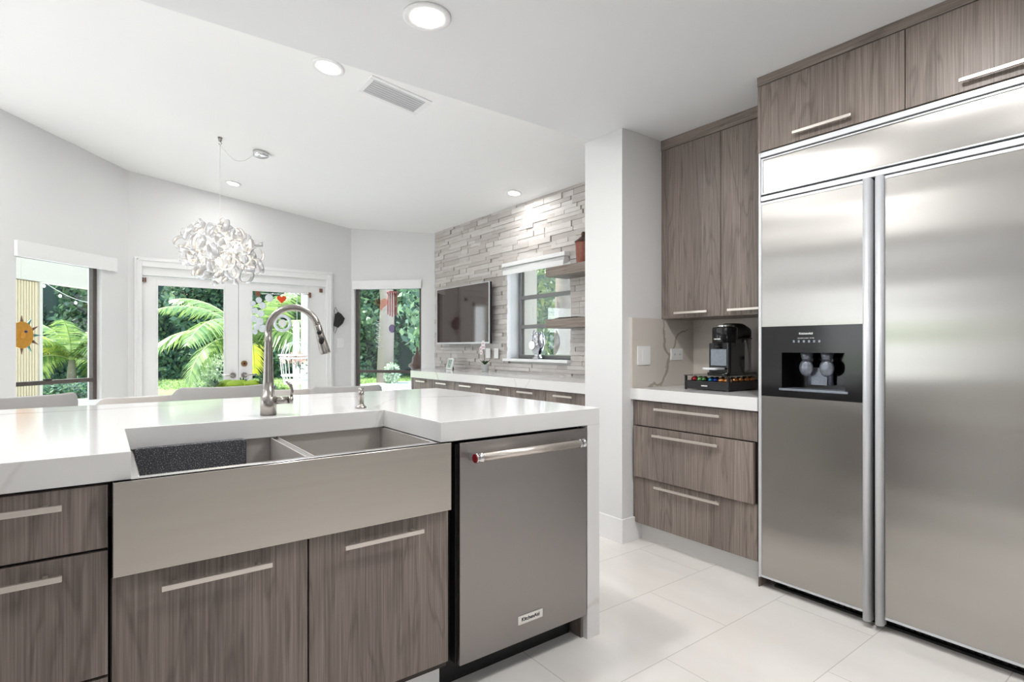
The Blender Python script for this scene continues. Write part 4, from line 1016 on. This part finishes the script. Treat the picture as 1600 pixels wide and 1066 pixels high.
# ================================================================== OUTSIDE
struct(box(-60,60,6.84,90,-.30,-.16).build('ground', M['grass'], origin=(0,0,0)))
struct(MB().prism([(-6,6.86),(9,6.86),(14,19.5),(8,18.7),(3.5,16.4),(1.0,15.8),(0,17.2),(-6,17.0)],-.16,-.10).build('patio', M['patio']))
struct(MB().prism([(3.45,1.5),(14,1.5),(14,6.855),(3.45,6.855)],-.16,-.10).build('patio', M['patio']))
def at(px, d): 
    u=(px-800)/858.; return Vector((d*(.5978+u*.8017), d*(.8017-u*.5978), 0))
def leaves(n, sampler, size, m, name, label=None, cat=None, kind=None, parent=None, group=None, aspect=.45, rng=None, origin=None, droop=0):
    rng = rng or RNG
    P = sampler(n, rng); n = len(P)
    D = rng.normal(size=(n,3)); D[:,2] -= droop; D /= np.linalg.norm(D,axis=1)[:,None]
    E = np.cross(D, rng.normal(size=(n,3))); E /= np.linalg.norm(E,axis=1)[:,None]
    s_ = (size*rng.uniform(.6,1.4,size=n))[:,None]
    V = np.stack([P-D*s_*.5, P+E*s_*aspect*.5, P+D*s_*.5, P-E*s_*aspect*.5],axis=1).reshape(-1,3)
    off = WO[parent.name] if parent is not None else Vector(origin if origin is not None else (float(P[:,0].mean()),float(P[:,1].mean()),float(P[:,2].min())))
    V = V-np.array(off)
    me = bpy.data.meshes.new(name); me.vertices.add(4*n); me.vertices.foreach_set('co', V.ravel())
    me.loops.add(4*n); me.loops.foreach_set('vertex_index', np.arange(4*n)); me.polygons.add(n); me.polygons.foreach_set('loop_start', np.arange(0,4*n,4))
    me.polygons.foreach_set('loop_total', np.full(n,4)); me.materials.append(m); me.update(calc_edges=True)
    o = bpy.data.objects.new(name, me); C.objects.link(o)
    if parent is not None: o.parent = parent
    else: o.location = off
    WO[o.name] = Vector(off)
    if label: o['label']=label
    if cat: o['category']=cat
    if kind: o['kind']=kind
    return o
# hedge
HA = np.array([-14.,36.]); HB = np.array([26.,15.]); hd_ = (HB-HA)/np.linalg.norm(HB-HA); hn = np.array([-hd_[1],hd_[0]]);  hL = np.linalg.norm(HB-HA)
if hn[1] > 0: hn = -hn      # towards the house
def hedge_s(n, r):
    t_ = r.uniform(0,hL,n); z = r.uniform(-.1,1,n)**.85*4.6; z = np.nan_to_num(z, nan=0.1)
    bulge = .55*np.sin(t_*1.7)+.35*np.sin(t_*4.1+z*1.5)+.3*np.sin(z*2.6+t_)
    dd_ = bulge+r.normal(0,.22,n)+.3
    x = HA[0]+hd_[0]*t_+hn[0]*dd_; y = HA[1]+hd_[1]*t_+hn[1]*dd_
    return np.stack([x,y,z-.15],axis=1)
hg = leaves(52000, hedge_s, .26, M['hedge'], 'hedge', 'tall dense green hedge closing off the back of the lawn', 'hedge', 'stuff', aspect=.55)
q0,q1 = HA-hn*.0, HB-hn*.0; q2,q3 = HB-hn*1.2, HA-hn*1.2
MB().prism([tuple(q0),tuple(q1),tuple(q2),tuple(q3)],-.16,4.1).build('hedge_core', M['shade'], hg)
# trees beyond
def tree(name, x, y, h, cr, label, m, n=4200, leaf=.30, rt=.22, trunkm=None, seed=1, zb=None):
    t = thing(name, label, 'tree', (x,y,-.16), 'trees in the garden')
    rs = np.random.RandomState(seed)
    bb = MB(); bb.tube([(x,y,-.2),(x+.1*cr*.3,y,h*.35),(x-.1,y,h*.6),(x,y,h*.85)],[rt,rt*.85,rt*.6,rt*.25],12)
    for k in range(5):
        a = rs.uniform(0,2*PI); bb.tube([(x,y,h*(.45+.07*k)),(x+math.cos(a)*cr*.5,y+math.sin(a)*cr*.5,h*(.6+.07*k))],[rt*.4,rt*.15],8)
    bb.build('trunk', trunkm or M['bark'], t)
    cl = [(rs.normal(0,cr*.45),rs.normal(0,cr*.45),rs.uniform(h*.5 if zb is None else zb,h),rs.uniform(.3,.5)*cr) for _ in range(22)]
    def smp(n_, r):
        idx = r.randint(0,len(cl),n_); A=np.array(cl)[idx]; d=r.normal(size=(n_,3)); d/=np.linalg.norm(d,axis=1)[:,None]; rad=A[:,3]*r.uniform(.55,1,n_)**.5
        return np.stack([x+A[:,0]+d[:,0]*rad, y+A[:,1]+d[:,1]*rad, A[:,2]+d[:,2]*rad*.8],axis=1)
    leaves(n, smp, leaf, m, 'crown', parent=t, rng=rs)
    return t
tl = [('leftmost','behind the hedge seen through the left bay window',-6.5,36.5),('','behind the hedge left of the french doors',-1.0,34.0),('','behind the hedge seen through the left door glass',4.5,31.5),('','behind the hedge seen through the right door glass',9.5,29),('','behind the hedge seen through the right bay window',14.5,26.5),('','behind the hedge at the far right of the garden',20.5,23.5)]
for i,(a,b_,x,y) in enumerate(tl):
    tree('garden_tree', x, y, 8.5+1.2*(i%2), 3.2, 'leafy green tree '+b_, M['tree'], 4200, .36, seed=20+i, zb=3.2)
# big trunk tree seen in the right bay window
p = at(601, 19.8)
tree('garden_tree', p.x, p.y, 8.0, 3.6, 'tree with a thick grey trunk seen through the right bay window', M['tree'], 3600, .26, rt=.30, seed=40, zb=4.6)
p = at(882, 7.4)
tree('garden_tree', p.x, p.y, 6.5, 2.0, 'tree with a pale trunk seen through the small stone wall window', M['tree'], 2600, .2, rt=.19, seed=41, zb=2.6)
def bush_s(cx,cy,r,h):
    def f(n_, rs):
        d=rs.normal(size=(n_,3)); d/=np.linalg.norm(d,axis=1)[:,None]; k=rs.uniform(.5,1,n_)[:,None]**.4
        q=d*k; return np.stack([cx+q[:,0]*r,cy+q[:,1]*r,-.16+(q[:,2]*.5+.5)*h],axis=1)
    return f
p = at(850, 9.5); leaves(5200, bush_s(p.x,p.y,1.9,4.2), .16, M['tree'], 'garden_bush', 'bright leafy bush outside the small stone wall window', 'bush')
p = at(800, 12.5); leaves(5200, bush_s(p.x,p.y,2.6,4.6), .2, M['hedge'], 'garden_bush', 'dark leafy bush further out behind the small stone wall window', 'bush')
p = at(345, 16.6); leaves(900, bush_s(p.x,p.y,.55,1.15), .12, M['shrub'], 'garden_shrub', 'pale variegated shrub on the lawn seen through the left door', 'shrub')
p = at(318, 16.4); leaves(650, bush_s(p.x,p.y,.34,1.0), .12, M['shrub'], 'garden_shrub', 'smaller pale shrub left of the variegated shrub on the lawn', 'shrub')
p = at(612, 19.4); leaves(500, bush_s(p.x,p.y,.3,.8), .1, M['shrub'], 'garden_shrub', 'pale shrub at the foot of the thick grey trunk', 'shrub')
for px_, d_, r_, lab in ((80,14.6,.9,'low dark shrub outside the left bay window beside the beige post'),(140,14.9,.8,'low dark shrub outside the left bay window near its right edge'),(112,14.9,.8,'low dark shrub below the coconut palm in the left bay window')):
    p = at(px_, d_); leaves(1500, bush_s(p.x,p.y,r_,.42), .12, M['hedge'], 'garden_shrub', lab, 'shrub')
# lawn blades for texture (stuff)
def lawn_s(n_, r):
    d = 17+12*r.uniform(0,1,n_)**1.2; u = r.uniform(-1.0,.0,n_)
    return np.stack([d*(.5978+u*.8017), d*(.8017-u*.5978), np.full(n_,-.12)],axis=1)
gr = leaves(26000, lawn_s, .11, M['blade'], 'lawn_grass', 'sunlit lawn grass in front of the hedge', 'grass', 'stuff', aspect=.2)
# palms
def frond(L_, az, el0, bend, m, seed, width=.5):
    rs = random.Random(seed); b=MB(); pts=[]; p=Vector((0,0,0)); el=el0; n=22; dirh=Vector((math.cos(az),math.sin(az),0)); side=Vector((-math.sin(az),math.cos(az),0))
    for k in range(n+1):
        pts.append(p.copy()); stp=L_/n; p=p+(dirh*math.cos(el)+Vector((0,0,1))*math.sin(el))*stp; el-=bend/n
    for k in range(2,n+1):
        for h_ in (0,.5):
            u=(k-h_)/n; c=pts[k].lerp(pts[k-1],h_); tn=(pts[k]-pts[k-1]).normalized()
            ll=width*L_*.5*math.sin(PI*min(1,u*.9+.08))**.6*rs.uniform(.85,1.1)
            for s_ in (-1,1):
                d0=(side*s_*.9+tn*.55+Vector((0,0,-.35+rs.uniform(-.15,.15)))).normalized(); w=.024*L_/2.2
                m1=c+d0*ll*.5; tip=c+d0*ll+Vector((0,0,-.22*ll)); e=tn*w
                b.add([c-e,m1-e*1.1,tip,m1+e*1.1,c+e],[(0,1,2,3,4)])
    return b, pts
def palm(x,y,zt_,nf,L_,label,seed,yellow=(),rt=.10,lean=0):
    t=thing('coconut_palm', label, 'palm tree', (x,y,-.16), 'coconut palms in the garden')
    MB().tube([(x,y,-.2),(x+lean*.4,y,(zt_)*.5),(x+lean,y,zt_)],[rt*1.4,rt,rt*.8],12).build('trunk', M['bark'], t)
    rs=random.Random(seed)
    for k in range(nf):
        az=k*2.399+rs.uniform(-.2,.2); el=1.35-.95*(k/nf)+rs.uniform(-.1,.1); bd=1.3+.8*(k/nf)
        b,pts=frond(L_*rs.uniform(.85,1.1),az,el,bd,None,seed*50+k)
        T_=Matrix.Translation((x+lean,y,zt_)); b.xf(T_)
        f_=b.build('frond', M['frondy'] if k in yellow else M['frond'], t)
        MB().tube([tuple(q) for q in pts],[.028*(1-.04*i) for i in range(len(pts))],6).xf(T_).build('rachis', M['rachis'], f_)
    return t
p = at(112, 19.5); palm(p.x,p.y,.7,15,2.8,'young coconut palm on the lawn seen through the left bay window',3,(4,9),rt=.12)
p = at(388, 16.0); palm(p.x,p.y,1.2,14,3.1,'young coconut palm behind the stiles of the french doors',8,(6,11),rt=.1)
# patio structure outside the left bay window
ps = thing('patio_screen', 'beige ribbed post and cream beam of the patio outside the left bay window', 'patio screen', (-.9,8.2,-.10))
A = at(26, 7.55); B = at(60, 7.9)
d_ = (B-A); Lp=d_.length; d_.normalize(); nn=Vector((-d_.y,d_.x,0))
b=MB()
def slabq(mbx,a,c,z0,z1,n0,n1):
    q=[A+d_*a+nn*n0,A+d_*c+nn*n0,A+d_*c+nn*n1,A+d_*a+nn*n1]; mbx.prism([(v.x,v.y) for v in q],z0,z1)
slabq(b,-.35,Lp,-.10,2.10,0,.1)
k=-.3
while k < Lp-.03: slabq(b,k,k+.022,-.10,2.10,-.012,0); k+=.045
b.build('ribbed_panel', M['beige'], ps)
b=MB(); slabq(b,Lp,Lp+.05,-.10,2.10,-.02,.12); b.build('post', M['beigel'], ps)
b=MB(); slabq(b,-.6,3.0,2.11,2.62,-.03,.13); b.build('beam', M['beigel'], ps)
# white outdoor post and hanging bird cage by the right door leaf
wp = at(477, 8.3); o = box(wp.x-.05,wp.x+.05,wp.y-.05,wp.y+.05,-.10,2.6).build('patio_post', M['trim'], bevel=.004); tag(o, 'white patio post outside the right french door', 'post')
wp2 = at(463, 8.9); o = box(wp2.x-.04,wp2.x+.04,wp2.y-.04,wp2.y+.04,-.10,1.52).ball((wp2.x,wp2.y,1.55),.05).build('garden_post', M['trim']); tag(o, 'short white post behind the wire bird cage', 'post')
bcg = thing('bird_cage', 'white wire bird cage holding pink flowers outside the right door', 'bird cage', tuple(at(466,7.6)+Vector((0,0,.60))))
cc_ = at(464,7.6); CX,CY=cc_.x,cc_.y
rk=.195
for z,r_ in ((.70,rk*.85),(.78,rk),(1.02,rk*1.12),(1.06,rk*1.2)):
    MB().tube([(CX+r_*math.cos(2*PI*k/28),CY+r_*math.sin(2*PI*k/28),z) for k in range(29)],.012,8,cap=False).build('hoop', M['trim'], bcg)
b=MB()
for k in range(24):
    a=2*PI*k/24; c1_,s1_=math.cos(a),math.sin(a)
    b.tube([(CX+rk*.85*c1_,CY+rk*.85*s1_,.70),(CX+rk*c1_,CY+rk*s1_,.8),(CX+rk*1.12*c1_,CY+rk*1.12*s1_,1.02),(CX+rk*.95*c1_,CY+rk*.95*s1_,1.14),(CX+rk*.6*c1_,CY+rk*.6*s1_,1.22),(CX,CY,1.26)],.004,5)
b.build('wire_cage', M['trim'], bcg)
MB().lathe([(rk*.85,.66),(rk*.9,.72)],CX,CY,28).build('tray', M['trim'], bcg)
leaves(160, (lambda n_,r: np.stack([CX+r.normal(0,.09,n_),CY+r.normal(0,.09,n_),1.0+r.normal(0,.035,n_)],axis=1)), .06, M['pinkf'], 'flowers', parent=bcg, aspect=.7)
leaves(120, (lambda n_,r: np.stack([CX+r.normal(0,.08,n_),CY+r.normal(0,.08,n_),.96+r.normal(0,.05,n_)],axis=1)), .06, M['succ'], 'foliage', parent=bcg, aspect=.4)
MB().tube([(CX,CY,1.26),(CX,CY,2.4)],.003,6).build('hanger', M['trim'], bcg)
# porch roof over that door (holds the cage)
struct(box(.9,3.0,6.86,8.6,2.42,2.5).build('trim_6', M['beigel']))
struct(box(2.2,4.6,6.90,8.4,3.0,3.08).build('trim_7', M['beigel']))
# wind chime, heart and spiral in the right bay window
wd = Vector((-.7045,.7096,0)); wn = Vector((-.7096,-.7045,0)); W0 = Vector((3.25,5.93,0))
def rw(t_, z, n_=-.035): 
    q=W0+wd*t_+wn*n_; return Vector((q.x,q.y,z))
ht = thing('glass_heart', 'pale pink glass heart hanging in the right bay window', 'ornament', tuple(rw(.72,1.6)))
pts_=[]; 
for k in range(36):
    t_=2*PI*k/36; hxx=16*math.sin(t_)**3/16; hz=(13*math.cos(t_)-5*math.cos(2*t_)-2*math.cos(3*t_)-math.cos(4*t_))/16
    pts_.append(tuple(rw(.70,1.71)+wd*(hxx*.085)+Vector((0,0,hz*.085))))
MB().extr(pts_, tuple(wn*.006)).build('heart', M['pinkglass'], ht)
MB().tube([tuple(rw(.70,1.80)),tuple(rw(.70,1.86))],.0012,6).build('string', M['rachis'], ht)
spn = MB(); spn.tube([tuple(rw(.74+.028*math.cos(k*.7),1.50-.35*k/60)+wn*(.02*math.sin(k*.7))) for k in range(61)],.004,6)
o = spn.build('spiral_spinner', M['chrome']); tag(o, 'silver spiral spinner hanging below the pink heart', 'ornament')
cp_ = at(613, 8.6)
wc = thing('wind_chime', 'reddish wind chime with a violet disc hanging outside the right bay window', 'wind chime', (cp_.x,cp_.y,1.2))
rr_ = Vector((.8017,-.5978,0))
MB().tube([(cp_.x,cp_.y,2.02),(cp_.x,cp_.y,2.04)],.09,20).build('top_disc', M['redwood'], wc)
for k in range(5):
    q=cp_+rr_*(-.07+.035*k); MB().tube([(q.x,q.y,2.02),(q.x,q.y,1.68-.02*(k%3))],.011,8).build('tube', M['redwood'], wc)
MB().tube([(cp_.x,cp_.y,2.02),(cp_.x,cp_.y,1.50)],.002,6).build('string', M['rachis'], wc)
q=cp_; b=MB(); b.extr([tuple(Vector((q.x,q.y,1.46))+rr_*(.055*math.cos(2*PI*k/24))+Vector((0,0,.065*math.sin(2*PI*k/24)))) for k in range(24)], (-.004,-.006,0)); b.build('wind_catcher', M['violet'], wc)
MB().tube([(cp_.x,cp_.y,2.04),(cp_.x,cp_.y,3.0)],.002,6).build('hanger', M['rachis'], wc)
lc = at(652, 7.6)
ln = thing('rusty_lantern', 'rust brown lantern standing outside at the right edge of the bay window', 'lantern', (lc.x,lc.y,-.10))
MB().lathe([(.10,-.10),(.10,-.07),(.03,-.05),(.03,.52),(.07,.55)],lc.x,lc.y,18).build('stand', M['jard'], ln)
MB().lathe([(.075,.555),(.085,.60),(.085,.88),(.12,.90),(.12,.93),(.075,.96),(.07,1.03),(.03,1.07),(.012,1.12),(.02,1.15),(.004,1.18)],lc.x,lc.y,20).build('body', M['jard'], ln)
# string lights
sl = thing('string_lights', 'string of clear bulbs hanging across the patio in the left bay window', 'string lights', (0,9,1.9))
a_=at(60,8.4)+Vector((0,0,2.22)); b2=at(185,9.5)+Vector((0,0,1.95))
pp=[a_.lerp(b2,k/16)-Vector((0,0,.16*math.sin(PI*k/16))) for k in range(17)]
MB().tube([tuple(q) for q in pp],.003,6).build('cable', M['trim'], sl)
for k in (1,4,7,10,13):
    q=pp[k]; MB().ball((q.x,q.y,q.z-.06),.022,12,8,(1,1,1.2)).build('bulb', M['pearl'], sl)
# neighbour wall post seen in the stone wall window
q=at(822,5.6); o = box(q.x-.06,q.x+.1,q.y-.05,q.y+.07,-.10,3.0).build('patio_post', M['beigel']); tag(o, 'cream post outside the small window in the stone wall', 'post')
